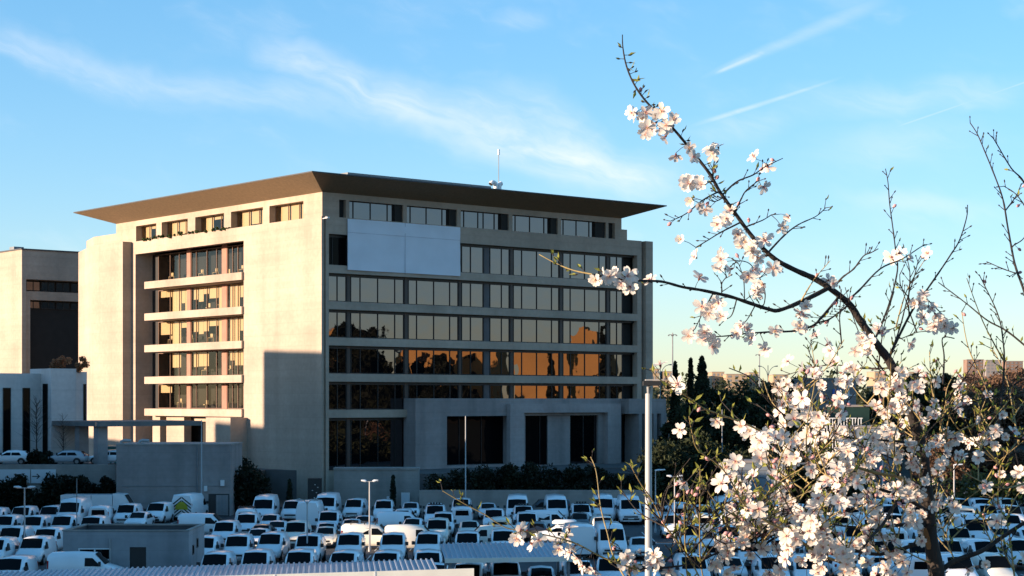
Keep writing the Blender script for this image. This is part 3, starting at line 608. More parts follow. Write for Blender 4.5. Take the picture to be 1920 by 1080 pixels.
# corrugated carports in the foreground
def carport(name, label, A, Bp, depth, zf0, zf1, rise, fas, ext=0.0):
    A = Vector((A[0], A[1], 0)); Bp = Vector((Bp[0], Bp[1], 0)); d = Bp - A; Lc = d.length; rz = math.atan2(d.y, d.x); slope = (zf1 - zf0) / Lc
    o = empty(name, A, rz, label, 'carport')
    pitch = .27; n = int(Lc / pitch); vs = []; fs = []
    prof = [(0, 0), (.50, 0), (.62, .075), (.86, .075)]
    cols_ = [((k + a) * pitch, h) for k in range(n) for a, h in prof] + [(n * pitch, 0)]
    for j in (0, 1):
        for x, h in cols_: vs.append((x, j * depth, zf0 + x * slope + h + j * rise))
    m_ = len(cols_)
    for i in range(m_ - 1): fs.append((i, i + 1, m_ + i + 1, m_ + i))
    for j in (0, 1):
        for x, h in cols_: vs.append((x, j * depth, zf0 + x * slope + h + j * rise - .02))
    for i in range(m_ - 1): fs += [(2 * m_ + i, 3 * m_ + i, 3 * m_ + i + 1, 2 * m_ + i + 1), (i, 2 * m_ + i, 2 * m_ + i + 1, i + 1), (m_ + i, m_ + i + 1, 3 * m_ + i + 1, 3 * m_ + i)]
    b = MB(); b.add(vs, fs); link('corrugated_roof', b, 'corrugated', o)
    b = MB(); p = []
    for y in (-.12, -.03):
        for x in (0, Lc + ext): z = zf0 + x * slope; p += [(x, y, z - fas), (x, y, z + .08)]
    b.add(p, [(0, 1, 3, 2), (4, 6, 7, 5), (0, 4, 5, 1), (2, 3, 7, 6), (1, 5, 7, 3), (0, 2, 6, 4)])
    nb = max(2, int((Lc + ext) / 4.2))
    link('fascia', b, 'fascia', o)
    b = MB()
    for k in range(1, nb): x = (Lc + ext) * k / nb; z = zf0 + x * slope; b.box(x - .03, x + .03, -.135, -.121, z - fas, z + .075)
    link('fascia_joints', b, 'sign_white', o)
    for k in range(int(Lc / 5) + 1):
        x = .3 + k * (Lc - .6) / max(1, int(Lc / 5))
        for y, zz in ((.15, 0), (depth - .2, rise)):
            b = MB(); b.box(x - .07, x + .07, y - .07, y + .07, 0, zf0 + x * slope + zz * (y / depth) - .03); link('post', b, 'pole_grey', o)
carport('carport', 'long corrugated carport roof with a cream fascia along the bottom edge', (xat(-60, 86.3), 86.3), (xat(831, 88.6), 88.6), 4.7, 2.20, 2.66, .14, .62, 1.5)
carport('carport', 'short corrugated carport roof with a white gutter right of the long one', (xat(834, 97.6), 97.6), (xat(1077, 98.2), 98.2), 5.5, 2.40, 2.44, .42, .17)

# ------------------------------------------------------------------ vehicles (nose towards -y, origin on the ground under the middle)
def loft(mb, st, mi=0):
    """st: list of (y, [(x, z) ...]) half sections from sill to roof centre, front to back"""
    n = len(st[0][1]); ring = 2 * n - 1; vs = []
    for y, h in st:
        vs += [(x, y, z) for x, z in h] + [(-x, y, z) for x, z in h[-2::-1]]
    fs = []
    for i in range(len(st) - 1):
        for k in range(ring - 1): a = i * ring + k; fs.append((a, a + ring, a + ring + 1, a + 1))
        a = i * ring; fs.append((a + ring - 1, a + 2 * ring - 1, a + ring, a))      # floor
    mb.add(vs, fs, mi, True)
    mb.add(vs[:ring], [tuple(range(ring))], mi); mb.add(vs[-ring:], [tuple(range(ring))[::-1]], mi)
def sec(*p): return list(p)
KINDS = {}
KINDS['small'] = dict(L=4.4, st=[
 (-2.20, sec((.62, .34), (.70, .45), (.72, .60), (.68, .70), (.50, .74), (0, .76))),
 (-2.08, sec((.78, .28), (.86, .45), (.86, .68), (.80, .82), (.62, .87), (0, .89))),
 (-1.28, sec((.84, .25), (.91, .50), (.91, .92), (.84, 1.04), (.70, 1.10), (0, 1.13))),
 (-.58, sec((.84, .25), (.91, .50), (.915, 1.0), (.83, 1.45), (.69, 1.74), (0, 1.80))),
 (.6, sec((.84, .25), (.91, .50), (.92, 1.02), (.84, 1.5), (.71, 1.78), (0, 1.86))),
 (2.02, sec((.84, .30), (.91, .52), (.91, 1.02), (.83, 1.5), (.69, 1.75), (0, 1.82))),
 (2.20, sec((.80, .36), (.86, .52), (.87, 1.02), (.80, 1.42), (.62, 1.64), (0, 1.69)))],
 ws=((-1.24, .72, 1.12), (-.64, .665, 1.735)), wsc=((-1.24, 1.165), (-.64, 1.775)), hl=(.60, -2.10, .76), gr=(-2.205, .62, .50), wz=.33, wy=(-1.36, 1.38), wx=.84, mir=(.98, -.95, 1.10), sw=[(-1.02, 1.05), (-.05, 1.05), (-.05, 1.52), (-.50, 1.52)], rw=[(.1, 1.08), (1.0, 1.08), (1.0, 1.52), (.1, 1.52)], belt=(.918, 1.0, .20), rear=(2.20, .58, 1.08, 1.52), wsn=.66)
KINDS['big'] = dict(L=5.6, st=[
 (-2.80, sec((.70, .36), (.80, .50), (.82, .70), (.78, .84), (.58, .90), (0, .92))),
 (-2.62, sec((.90, .30), (.98, .50), (.98, .85), (.92, 1.02), (.72, 1.08), (0, 1.10))),
 (-2.02, sec((.92, .28), (1.0, .55), (1.0, 1.12), (.94, 1.26), (.80, 1.32), (0, 1.36))),
 (-1.32, sec((.92, .28), (1.0, .55), (1.01, 1.2), (.93, 1.75), (.82, 2.12), (0, 2.18))),
 (-.80, sec((.92, .28), (1.0, .55), (1.01, 1.2), (.95, 1.9), (.80, 2.36), (0, 2.44))),
 (2.60, sec((.92, .32), (1.0, .55), (1.01, 1.2), (.95, 1.9), (.80, 2.38), (0, 2.46))),
 (2.80, sec((.88, .38), (.96, .55), (.97, 1.2), (.91, 1.85), (.74, 2.28), (0, 2.34)))],
 ws=((-1.99, .82, 1.34), (-1.38, .79, 2.08)), wsc=((-1.99, 1.385), (-1.38, 2.13)), hl=(.74, -2.66, .92), gr=(-2.81, .74, .62), wz=.35, wy=(-1.80, 1.70), wx=.92, mir=(1.12, -1.55, 1.38), sw=[(-1.70, 1.26), (-.72, 1.26), (-.72, 1.85), (-1.25, 1.85)], rw=[(-.4, 1.3), (.9, 1.3), (.9, 1.85), (-.4, 1.85)], belt=(1.012, 1.2, .12), rear=(2.80, .66, 1.30, 2.0), wsn=.7)
KINDS['car'] = dict(L=4.2, st=[
 (-2.10, sec((.58, .32), (.68, .42), (.70, .56), (.66, .64), (.48, .68), (0, .70))),
 (-1.96, sec((.76, .26), (.84, .42), (.85, .62), (.78, .74), (.60, .79), (0, .81))),
 (-1.02, sec((.80, .22), (.89, .45), (.88, .82), (.80, .92), (.64, .95), (0, .97))),
 (-.22, sec((.80, .22), (.89, .45), (.88, .88), (.74, 1.20), (.58, 1.37), (0, 1.42))),
 (.7, sec((.80, .22), (.89, .45), (.89, .90), (.75, 1.22), (.59, 1.40), (0, 1.46))),
 (1.55, sec((.80, .26), (.88, .48), (.87, .92), (.73, 1.18), (.55, 1.30), (0, 1.35))),
 (1.98, sec((.78, .32), (.85, .50), (.84, .88), (.76, .94), (.56, .97), (0, .99))),
 (2.10, sec((.70, .36), (.78, .52), (.78, .80), (.70, .86), (.52, .88), (0, .90)))],
 ws=((-.98, .62, .97), (-.30, .555, 1.355)), wsc=((-.98, 1.01), (-.30, 1.395)), hl=(.60, -1.97, .68), gr=(-2.108, .54, .42), wz=.31, wy=(-1.30, 1.28), wx=.82, mir=(.95, -.70, .98), sw=[(-.72, .93), (.22, .93), (.22, 1.22), (-.22, 1.22)], rw=[(.30, .93), (1.30, .93), (1.05, 1.22), (.30, 1.22)], belt=(.885, .90, .45), rear=(1.80, .5, 1.02, 1.25), wsn=.5)
def make_vehicle(kind, paint, windows=False, rearglass=True, rack=None, name='panel_van'):
    K = KINDS[kind]; root = empty(name, (0, 0, -60))
    b = MB(); loft(b, K['st']); link('body', b, paint, root)
    (y0, x0, z0), (y1, x1, z1) = K['ws']; (_, c0), (_, c1) = K['wsc']; n = Vector((0, -K['wsn'], .75)).normalized() * .022
    b = MB(); p = [Vector(q) + n for q in ((-x0, y0 + .02, z0), (0, y0 - .02, c0), (x0, y0 + .02, z0), (x1, y1 + .02, z1), (0, y1 - .02, c1), (-x1, y1 + .02, z1))]
    b.add(p, [(0, 1, 4, 5), (1, 2, 3, 4)], 0, True); link('windshield', b, 'car_glass', root)
    bx, bz, sl = K['belt']
    for s in (-1, 1):
        for poly in ([K['sw']] + ([K['rw']] if windows else [])):
            b = MB(); vs = [(s * (bx - sl * (z - bz) + .012), y, z) for y, z in poly]; b.add(vs, [tuple(range(len(vs)))[::s]]); link('side_window', b, 'car_glass', root)
        b = MB(); hx, hy, hz = K['hl']
        b.add([(s * (hx - .20), hy - .045, hz - .07), (s * (hx + .17), hy + .05, hz - .06), (s * (hx + .21), hy + .13, hz + .09), (s * (hx - .10), hy + .03, hz + .08)], [(0, 1, 2, 3)[::s]]); link('headlight', b, 'lamp_glass', root)
        b = MB(); mx, my, mz = K['mir']; b.box(s * mx - .10, s * mx + .10, my - .06, my + .06, mz - .02, mz + .22); b.box(min(s * mx, s * (mx - .16)), max(s * mx, s * (mx - .16)), my - .02, my + .02, mz, mz + .04); link('mirror', b, 'plastic', root)
        for wy in K['wy']:
            b = MB(); b.disc_x((s * K['wx'], wy, K['wz']), K['wz'], .22, 16, 0); b.disc_x((s * (K['wx'] + .10), wy, K['wz']), K['wz'] * .6, .05, 10, 1)
            b.add([(s * (K['wx'] + .085), wy + (K['wz'] + .08) * math.cos(a), max(.2, K['wz'] + (K['wz'] + .08) * math.sin(a))) for a in [math.pi * k / 10 for k in range(11)]], [tuple(range(11))], 2)
            link('wheel', b, ['tyre', 'rim', 'plastic'], root)
        b = MB(); ry_, rw_, rz0, rz1 = K['rear']; yy = K['L'] / 2 - .02
        b.box(s * (K['wx'] - .02) - .07, s * (K['wx'] - .02) + .05, yy - .08, yy + .005, rz0 - .18, rz0 + .28 if kind != 'car' else rz0 - .02); link('tail_light', b, 'tail_red', root)
    gy, gz, gw = K['gr']; b = MB(); b.box(-gw, gw, gy - .012, gy + .1, gz - .07, gz + .06); link('grille', b, 'plastic', root)
    b = MB(); b.box(-gw - .12, gw + .12, gy + .005, gy + .16, gz - .30, gz - .12); b.box(-.26, .26, gy - .02, gy - .008, gz - .2, gz - .1, 1); link('bumper', b, ['plastic', 'plate'], root)
    if rearglass and kind != 'car':
        b = MB(); ry_, rw_, rz0, rz1 = K['rear']; b.add([(-rw_, ry_ + .012, rz0), (rw_, ry_ + .012, rz0), (rw_ * .92, ry_ + .01, rz1), (-rw_ * .92, ry_ + .01, rz1)], [(0, 3, 2, 1)][::1]); link('rear_window', b, 'car_glass', root)
    if kind == 'car':
        b = MB(); b.add([(-.52, 1.60, 1.325), (.52, 1.60, 1.325), (.56, 1.93, 1.01), (-.56, 1.93, 1.01)], [(0, 1, 2, 3)]); link('rear_window', b, 'car_glass', root)
    zt = max(z for y, h in K['st'] for x, z in h)
    if rack == 'rack':
        b = MB()
        for y in (-.3, .5, 1.5): b.box(-.68, .68, y - .03, y + .03, zt + .02, zt + .07); b.box(-.66, -.62, y - .03, y + .03, zt - .14, zt + .02); b.box(.62, .66, y - .03, y + .03, zt - .14, zt + .02)
        for x in (-.62, .62): b.box(x - .02, x + .02, -.3, 1.6, zt + .07, zt + .10)
        link('roof_rack', b, 'plastic', root)
    if rack == 'box':
        b = MB(); loft(b, [(-.5, sec((.40, zt + .06), (.44, zt + .1), (.42, zt + .18), (0, zt + .2))), (-.3, sec((.52, zt + .04), (.58, zt + .12), (.54, zt + .30), (0, zt + .34))), (1.2, sec((.52, zt + .04), (.58, zt + .12), (.54, zt + .32), (0, zt + .36))), (1.35, sec((.40, zt + .06), (.44, zt + .12), (.42, zt + .26), (0, zt + .28)))])
        b.box(-.6, .6, -.1, -.05, zt - .04, zt + .06); b.box(-.6, .6, .9, .95, zt - .04, zt + .06); link('roof_box', b, paint, root)
    if rack == 'lights':
        b = MB(); b.box(-.66, .66, -.55, -.47, zt - .02, zt + .05)
        for x in (-.36, -.12, .12, .36): b.box(x - .09, x + .09, -.60, -.46, zt + .05, zt + .20)
        link('light_bar', b, 'plastic', root)
        b = MB()
        for x in (-.30, .30): b.box(x - .10, x + .10, -.66, -.62, 1.34, 1.50)
        link('work_light', b, 'white_metal', root)
    return root
PROTO = {
 's': make_vehicle('small', 'van_white'), 'sr': make_vehicle('small', 'van_white', rack='rack'), 'm': make_vehicle('small', 'van_white', True), 'mb': make_vehicle('small', 'van_sun_tint', True, rack='rack'),
 'sc': make_vehicle('small', 'van_sun_tint'), 'sl': make_vehicle('small', 'van_white', rack='lights'), 'b': make_vehicle('big', 'van_white'), 'bp': make_vehicle('big', 'van_white', rearglass=False), 'bc': make_vehicle('big', 'van_sun_tint', rearglass=False),
 'c': make_vehicle('car', 'van_white', True, name='parked_car'), 'cb': make_vehicle('car', 'van_white', True, rack='box', name='parked_car'), 'cc': make_vehicle('car', 'van_sun_tint', True, name='parked_car'), 'cd': make_vehicle('car', 'car_dark', True, name='parked_car'), 'md': make_vehicle('small', 'car_dark', True, name='parked_van'), 'cs': make_vehicle('car', 'car_silver', True, name='parked_car')}
WHAT = {'s': 'white panel van', 'sr': 'white panel van with roof bars', 'm': 'white people carrier', 'mb': 'sun-tinted white people carrier with roof rack', 'sc': 'sun-tinted white panel van', 'sl': 'white van with a light bar', 'b': 'tall white van', 'bp': 'tall white box van', 'bc': 'tall sun-tinted white van',
        'c': 'white hatchback', 'cb': 'white hatchback with roof box', 'cc': 'sun-tinted white hatchback', 'cd': 'black hatchback', 'md': 'black people carrier', 'cs': 'silver hatchback'}
CATS = {k: ('car' if k[0] == 'c' else 'van') for k in PROTO}
# (picture column, picture row of the roof's front edge, kind, facing): f = towards the camera, r = nose away, R / L = side on, nose right / left
V = [
 (2,952,'s','f'),(35,954,'s','f'),(85,952,'s','f'),(137,950,'s','f'),(193,938,'b','f'),(246,948,'s','f'),(260,962,'c','f'),(295,944,'s','f',1),
 (8,969,'s','f'),(62,970,'s','f'),(118,970,'s','f'),(172,972,'s','f'),(206,951,'s','r'),
 (22,991,'s','f'),(87,991,'s','f'),(2,1012,'s','f'),(50,1008,'s','f'),(20,1046,'s','f'),(158,1040,'s','R'),
 (390,965,'s','R'),(456,956,'sr','r'),(500,931,'b','f'),(458,965,'s','f'),(506,967,'c','f'),(543,940,'s','f'),(577,940,'bp','r'),
 (421,979,'s','f'),(490,986,'cd','f'),(520,977,'c','f'),(555,982,'sc','f'),(485,993,'c','f'),
 (438,1006,'s','f'),(508,1002,'s','f'),(578,1007,'s','f'),(404,1038,'s','f'),(479,1038,'s','f'),(561,1038,'s','f'),(390,1008,'s','f'),
 (612,927,'b','f'),(665,938,'s','f'),(719,940,'s','f'),(770,944,'c','f'),(815,943,'c','f'),(816,950,'sl','f'),(625,962,'s','f'),(755,957,'c','r'),(758,962,'s','R'),
 (614,980,'c','f'),(650,974,'c','f'),(693,968,'c','f'),(775,973,'c','f'),(817,964,'s','f'),(820,976,'sc','f'),(696,985,'mb','R'),(778,988,'sc','R'),(611,990,'cc','f'),
 (655,1004,'s','f'),(736,1003,'s','f'),(803,1002,'s','f'),(645,1036,'s','f'),(724,1036,'s','f'),(802,1035,'s','f'),
 (865,937,'s','f'),(916,938,'c','f'),(970,931,'b','f'),(1022,930,'md','L'),(1070,930,'b','f'),(1120,929,'b','f'),(866,951,'sr','r'),(926,955,'s','f'),(981,948,'sl','f'),(1080,946,'sl','f'),
 (983,964,'s','f'),(1088,963,'cd','f'),(1033,961,'m','R'),(945,972,'sc','r'),(915,986,'sc','L'),(880,979,'cc','f'),(1007,981,'cd','r'),(1048,986,'cb','L'),
 (876,1000,'s','f'),(943,997,'s','f'),(1104,984,'bp','r'),(1130,970,'sc','f'),(862,1060,'c','f'),(905,1058,'s','f'),(968,1056,'s','f'),(1040,1054,'sl','f'),(1000,1066,'c','f'),
 (1174,932,'b','f'),(1158,938,'s','R'),(1235,944,'s','f'),(1270,926,'c','R'),(1288,948,'m','r'),(1330,932,'s','f'),(1340,949,'s','f'),(1375,936,'b','f'),
 (1262,966,'s','f'),(1317,965,'sc','r'),(1372,967,'s','f'),(1296,988,'s','f'),(1365,990,'s','f'),(1155,983,'b','f'),(1172,1008,'c','f'),(1130,1050,'s','f'),(1190,1056,'c','f'),
]
RV = random.Random(11)
for py, x0, step in ((934, 1425, 50), (950, 1392, 46), (967, 1424, 52), (991, 1428, 60), (1016, 1345, 62), (1046, 1300, 72)):
    x = x0
    while x < 1935:
        V.append((x + RV.uniform(-5, 5), py + RV.uniform(-2, 2), RV.choice(['s', 's', 's', 'm', 'b' if py < 1000 else 's', 'sc', 'c']), RV.choice(['f', 'f', 'f', 'f', 'r']))); x += step + RV.uniform(-3, 4)
items = []
HR = {'small': 1.78, 'big': 2.4, 'car': 1.41}; WT = {'small': -.6, 'big': -1.0, 'car': -.25}; KD = lambda k: 'big' if k[0] == 'b' else ('car' if k[0] == 'c' else 'small')
for px, py, k, f, *pin in V:
    d = KD(k); Y = F * (EYE - HR[d]) / (py - HZ); X = xat(px, Y); L = KINDS[d]['L']; wdt = 2.0 if d == 'big' else 1.84
    if f == 'f': Y -= WT[d]; hx, hy = wdt / 2, L / 2
    elif f == 'r': Y += L / 2; hx, hy = wdt / 2, L / 2
    else: Y += .7; hx, hy = L / 2, wdt / 2
    items.append(dict(k=k, f=f, x=X, y=Y, hx=hx + .10, hy=hy + .10, px=px, pin=bool(pin)))
# keep cars clear of each other, the hut and the carport posts
FIX = [dict(x=H.location.x, y=Yh + Dh / 2, hx=hw + .6, hy=Dh / 2 + .6), dict(x=xat(347, 164.5), y=167.4, hx=1.15, hy=3.0), dict(x=xat(168, 168) + .7, y=168.3, hx=3.4, hy=1.3)]
for it in range(160):
    moved = False
    for i, a in enumerate(items):
        for c_ in items[i + 1:]:
            ox = a['hx'] + c_['hx'] - abs(a['x'] - c_['x']); oy = a['hy'] + c_['hy'] - abs(a['y'] - c_['y'])
            if ox > 0 and oy > 0:
                moved = True
                if ox < oy * .8: s = .5 * (ox + .01) * (1 if a['x'] > c_['x'] else -1); a['x'] += s * (0 if a['pin'] else 2 if c_['pin'] else 1); c_['x'] -= s * (0 if c_['pin'] else 2 if a['pin'] else 1)
                else: s = .5 * (oy + .01) * (1 if a['y'] > c_['y'] else -1); a['y'] += s * (0 if a['pin'] else 2 if c_['pin'] else 1); c_['y'] -= s * (0 if c_['pin'] else 2 if a['pin'] else 1)
        for HB in ([] if a['pin'] else FIX):
            ox = a['hx'] + HB['hx'] - abs(a['x'] - HB['x']); oy = a['hy'] + HB['hy'] - abs(a['y'] - HB['y'])
            if ox > 0 and oy > 0:
                moved = True
                if ox < oy: a['x'] += (ox + .01) * (1 if a['x'] > HB['x'] else -1)
                else: a['y'] += (oy + .01) * (1 if a['y'] > HB['y'] else -1)
        if a['y'] + a['hy'] > 170.5: a['y'] = 170.5 - a['hy']
    if not moved: break
ORD = 'first second third fourth fifth sixth seventh eighth ninth tenth eleventh twelfth thirteenth fourteenth fifteenth sixteenth seventeenth eighteenth nineteenth twentieth'.split()
ORD += ['twenty-' + o for o in ORD[:9]] + ['thirtieth'] + ['thirty-' + o for o in ORD[:9]]
bands_ = [(0, 106, 'by the short carport'), (106, 116, 'in front row'), (116, 128, 'in second row from front'), (128, 137, 'in third row from front'), (137, 145, 'in middle row'), (145, 153, 'in third row from back'), (153, 161.5, 'in second row from back'), (161.5, 999, 'in back row')]
FACE = {'f': 'head-on', 'r': 'tail-on', 'R': 'side-on nose right', 'L': 'side-on nose left'}
used = set()
for lo_, hi_, rn in bands_:
    row = sorted([a for a in items if lo_ <= a['y'] < hi_], key=lambda a: a['x'] / a['y']); cnt = {}
    for a in row:
        key = (a['k'], a['f']); cnt[key] = cnt.get(key, 0) + 1; a['n'] = cnt[key]; a['row'] = rn
    for a in row:
        tot = cnt[(a['k'], a['f'])]
        a['lab'] = '%s %s, %s%s' % (WHAT[a['k']], FACE[a['f']], (ORD[a['n'] - 1] + ' such from left ') if tot > 1 else '', a['row'])
for a in items:
    o = PROTO[a['k']]
    if a['k'] in used: o = copy_tree(o)
    used.add(a['k']); o.location = (a['x'], a['y'], .006); o.rotation_euler.z = {'f': 0, 'r': math.pi, 'R': math.pi / 2, 'L': -math.pi / 2}[a['f']] + RV.choice((1, 1, 1, 2.2)) * RV.uniform(-.04, .04); q_ = RV.uniform(.97, 1.05); o.scale = (1, 1, q_)
    tag(o, a['lab'], CATS[a['k']], 'vans and cars parked in the car park')
for k, o in PROTO.items():
    if k not in used:
        for ch in list(o.children): bpy.data.objects.remove(ch)
        bpy.data.objects.remove(o)
# van with chevron tailgate
Yc = 164.5; cv = make_vehicle('big', 'van_white', rearglass=False); cv.location = (xat(347, Yc), Yc + 2.9, .006); cv.rotation_euler.z = math.pi - .12
tag(cv, 'tall white service van showing black chevrons and a yellow panel on its tailgate', 'van', 'vans and cars parked in the car park')
b = MB()
def ch(z, w): # one inverted-V stripe on the rear doors
    for s in (-1, 1):
        x0, x1 = .02, .88; zz = lambda x: z - .78 * x
        b.add([(s * x0, 2.84, zz(x0)), (s * x1, 2.84, zz(x1)), (s * x1, 2.84, zz(x1) + w), (s * x0, 2.84, zz(x0) + w)], [(0, 1, 2, 3)[::s], (0, 1, 2, 3)[::-s]])
for z in (.9, 1.2, 1.5, 1.8, 2.1): ch(z, .13)
link('chevron_stripes', b, 'sign_black', cv)
b = MB(); b.add([(-.62, 2.855, 1.05), (.62, 2.855, 1.05), (.52, 2.855, 1.42), (.16, 2.855, 1.75), (-.16, 2.855, 1.75), (-.52, 2.855, 1.42)], [(0, 1, 2, 3, 4, 5), (5, 4, 3, 2, 1, 0)]); link('yellow_panel', b, 'yellow', cv)
# white box lorry at the back left
bt = empty('box_lorry', (xat(168, 168), 168.3, .006), 0, 'long white box lorry side on at the back left of the car park', 'lorry')
b = MB(); zt4 = zat(928.5, 167); b.box(-2.5, 2.25, -1.1, 1.1, .95, zt4); link('cargo_box', b, 'van_white', bt)
b = MB(); b.box(.3, .36, -1.115, -1.102, .95, zt4); b.box(-2.5, 2.25, -1.112, -1.101, .95, 1.05); link('trim_strip', b, 'car_silver', bt)
b = MB(); b.add([(2.3, s * 1.0, z) for s in (-1, 1) for z in (.45, 2.35)] + [(3.9, s * 1.0, z) for s in (-1, 1) for z in (.45, 1.35)] + [(3.3, s * .95, 2.3) for s in (-1, 1)],
      [(0, 1, 3, 2), (0, 4, 5, 8, 1), (2, 3, 9, 7, 6), (4, 6, 7, 5), (5, 7, 9, 8), (1, 8, 9, 3), (0, 2, 6, 4)]); link('cab', b, 'van_white', bt)
b = MB(); b.add([(3.36, -.85, 2.22), (3.36, .85, 2.22), (3.87, .9, 1.42), (3.87, -.9, 1.42)], [(0, 3, 2, 1)]); link('windshield', b, 'car_glass', bt)
b = MB(); b.box(-2.5, 3.6, -.5, .5, .45, .94); link('chassis', b, 'plastic', bt)
for x in (-1.5, 2.9):
    for s in (-1, 1): b = MB(); b.tube([(x, s * .95 - .13, .42), (x, s * .95 + .13, .42)], .42, 14); link('wheel', b, 'tyre', bt)
# cars on the access road, far left
rc = 0
for px, lab in ((20, 'white car on the upper access road at the left edge'), (330 if False else 204, 'white car on the access road right of the canopy columns'), (124, 'pale car on the access road left of the canopy columns')):
    o = make_vehicle('car', 'van_white' if px != 124 else 'car_silver', True, name='parked_car'); yc_ = 181.2 if px != 204 else 182.6; o.location = (xat(px, yc_), yc_, 4.556); o.rotation_euler.z = -math.pi / 2
    tag(o, lab, 'car', 'cars on the access road')

# ------------------------------------------------------------------ lamp posts
def lamp(px, Y, ytop, label, kind, r=.06, zb=0.0, ybot=None, m='pole_steel', name='street_lamp', span=.75):
    zt = zat(ytop, Y); o = empty(name, (xat(px, Y), Y, zb), 0, label, 'street lamp' if kind != 'pole' else 'pole'); h = zt - zb
    b = MB(); b.tube([(0, 0, 0), (0, 0, .35), (0, 0, .36), (0, 0, h)], [r * 1.8, r * 1.8, r * 1.15, r * .8], 10); link('pole', b, m, o)
    if kind == 'T':
        b = MB(); b.tube([(-span, 0, h + .04), (-.1, 0, h), (.1, 0, h), (span, 0, h + .04)], .03, 6); link('arm', b, m, o)
        for s in (-1, 1):
            b = MB(); b.tube([(s * .22, 0, h + .03), (s * (span * .55), 0, h + .06), (s * span, 0, h + .10)], [.06, .10, .04], 8); link('lamp_head', b, 'sign_white', o)
    if kind == 'one':
        b = MB(); b.tube([(-.06, 0, h), (.2, 0, h + .03), (span * 2, 0, h + .06)], [.04, .08, .05], 8); link('lamp_head', b, 'sign_white', o)
    if kind == 'curve':
        for s in (-1, 1):
            b = MB(); b.tube([(0, 0, h - .25)] + [(s * span * (1 - math.cos(a)), 0, h - .25 + .4 * math.sin(a)) for a in (.5, 1.0, 1.5)], .03, 6); link('arm', b, m, o)
            b = MB(); b.tube([(s * span * .85, 0, h + .14), (s * span * 1.3, 0, h + .1)], [.07, .05], 8); link('lamp_head', b, m, o)
    if kind == 'cross':
        b = MB(); s_ = span; b.box(-s_, s_, -.06, .06, h - .5, h - .35); b.box(-.06, .06, -s_, s_, h - .3, h - .15); link('cross_arm', b, 'pole_grey', o)
        for dx in (-s_, s_, -.15, .15): b = MB(); b.box(dx - .18, dx + .18, -.2, .2, h - .75, h - .5 - .002); link('floodlight', b, 'pole_grey', o)
    if kind == 'goose':
        for s, hh in ((-1, h), (1, h - .1)):
            b = MB(); b.tube([(0, 0, h - 2.6)] + [(s * span * (1 - math.cos(a)), 0, h - 2.6 + 2.4 * math.sin(a)) for a in (.3, .6, .9, 1.2, 1.5)], .05, 6); link('arm', b, 'pole_grey', o)
            b = MB(); b.tube([(s * span * .92, 0, h - .18), (s * span * 1.35, 0, h - .14)], [.06, .12], 8); link('lamp_head', b, 'pole_grey', o)
    return o
L_ = empty('street_lamp', (xat(1216, 46), 46, 0), 0, 'tall thick pale lamp post in front of the right end of the office building', 'street lamp'); zt5 = zat(738, 46)
b = MB(); b.tube([(0, 0, 0), (0, 0, .5), (0, 0, .52), (0, 0, zt5)], [.16, .16, .105, .082], 16); link('pole', b, 'pole_steel', L_)
b = MB(); b.tube([(0, 0, zt5), (0, 0, zt5 + .17)], [.04, .055], 8); b.box(-.03, .03, -.03, .03, zt5 + .1, zt5 + .2); link('bracket', b, 'pole_grey', L_)
b = MB(); b.prism([(-.14, -.22), (.30, -.22), (.42, -.1), (.42, .1), (.30, .22), (-.14, .22)], zt5 + .20, zt5 + .32); link('lamp_head', b, 'dark_metal', L_)
b = MB(); b.box(-.08, .36, -.16, .16, zt5 + .33, zt5 + .36); link('lamp_cover', b, 'pole_steel', L_)
lamp(46, 127, 915, 'white double-headed lamp post at far left among the vans', 'T')
lamp(144, 131, 897, 'thin dark pole left of the hut', 'pole', .035, m='pole_grey', name='thin_pole'); lamp(378, 170.5, 788, 'tall thin pale pole in front of the grey block wall', 'pole', .06, m='pole_steel', name='thin_pole')
lamp(576, 121.5, 940, 'curved double-armed lamp post left of the sun-tinted people carrier', 'curve', .05, span=.55)
lamp(693, 131.5, 903, 'white double-headed lamp post in front of the pale retaining wall', 'T', span=.62)
lamp(873, 172, 780, 'tall thin pale pole before the entrance opening', 'pole', .055, name='thin_pole')
lamp(1229, 150, 882, 'slim lamp with one head just right of the thick lamp post', 'one', .055, span=.4)
lamp(1265, 140, 894, 'slim double-headed lamp right of the single-headed one', 'T', .055, span=.62)
lamp(1373, 134, 930, 'double-headed lamp post behind the blossoms, right of the side-on hatchback', 'T', .055, span=.62)
lamp(1655, 136, 838, 'pale pole among the blossoms near the pale blue wall', 'one', .06, span=.4); lamp(1789, 150, 872, 'bright pale lamp pole left of the brown bank', 'one', .07, span=.35)
lamp(1354, 190, 768, 'thin grey pole in front of the dark trees', 'pole', .06, m='pole_grey', name='thin_pole')
lamp(1261, 420, 624, 'very tall floodlight mast against the sky right of the office', 'cross', .18, m='pole_grey', name='floodlight_mast', span=.9)
lamp(1424, 520, 662, 'tall distant floodlight mast near the middle of the tree line', 'cross', .18, m='pole_grey', name='floodlight_mast', span=1.0)
lamp(1238, 300, 682, 'gooseneck double street lamp beside the office end wall', 'goose', .08, m='pole_grey', span=1.4)
lamp(1440, 330, 685, 'gooseneck double street lamp in the tree line', 'goose', .08, m='pole_grey', span=1.3)

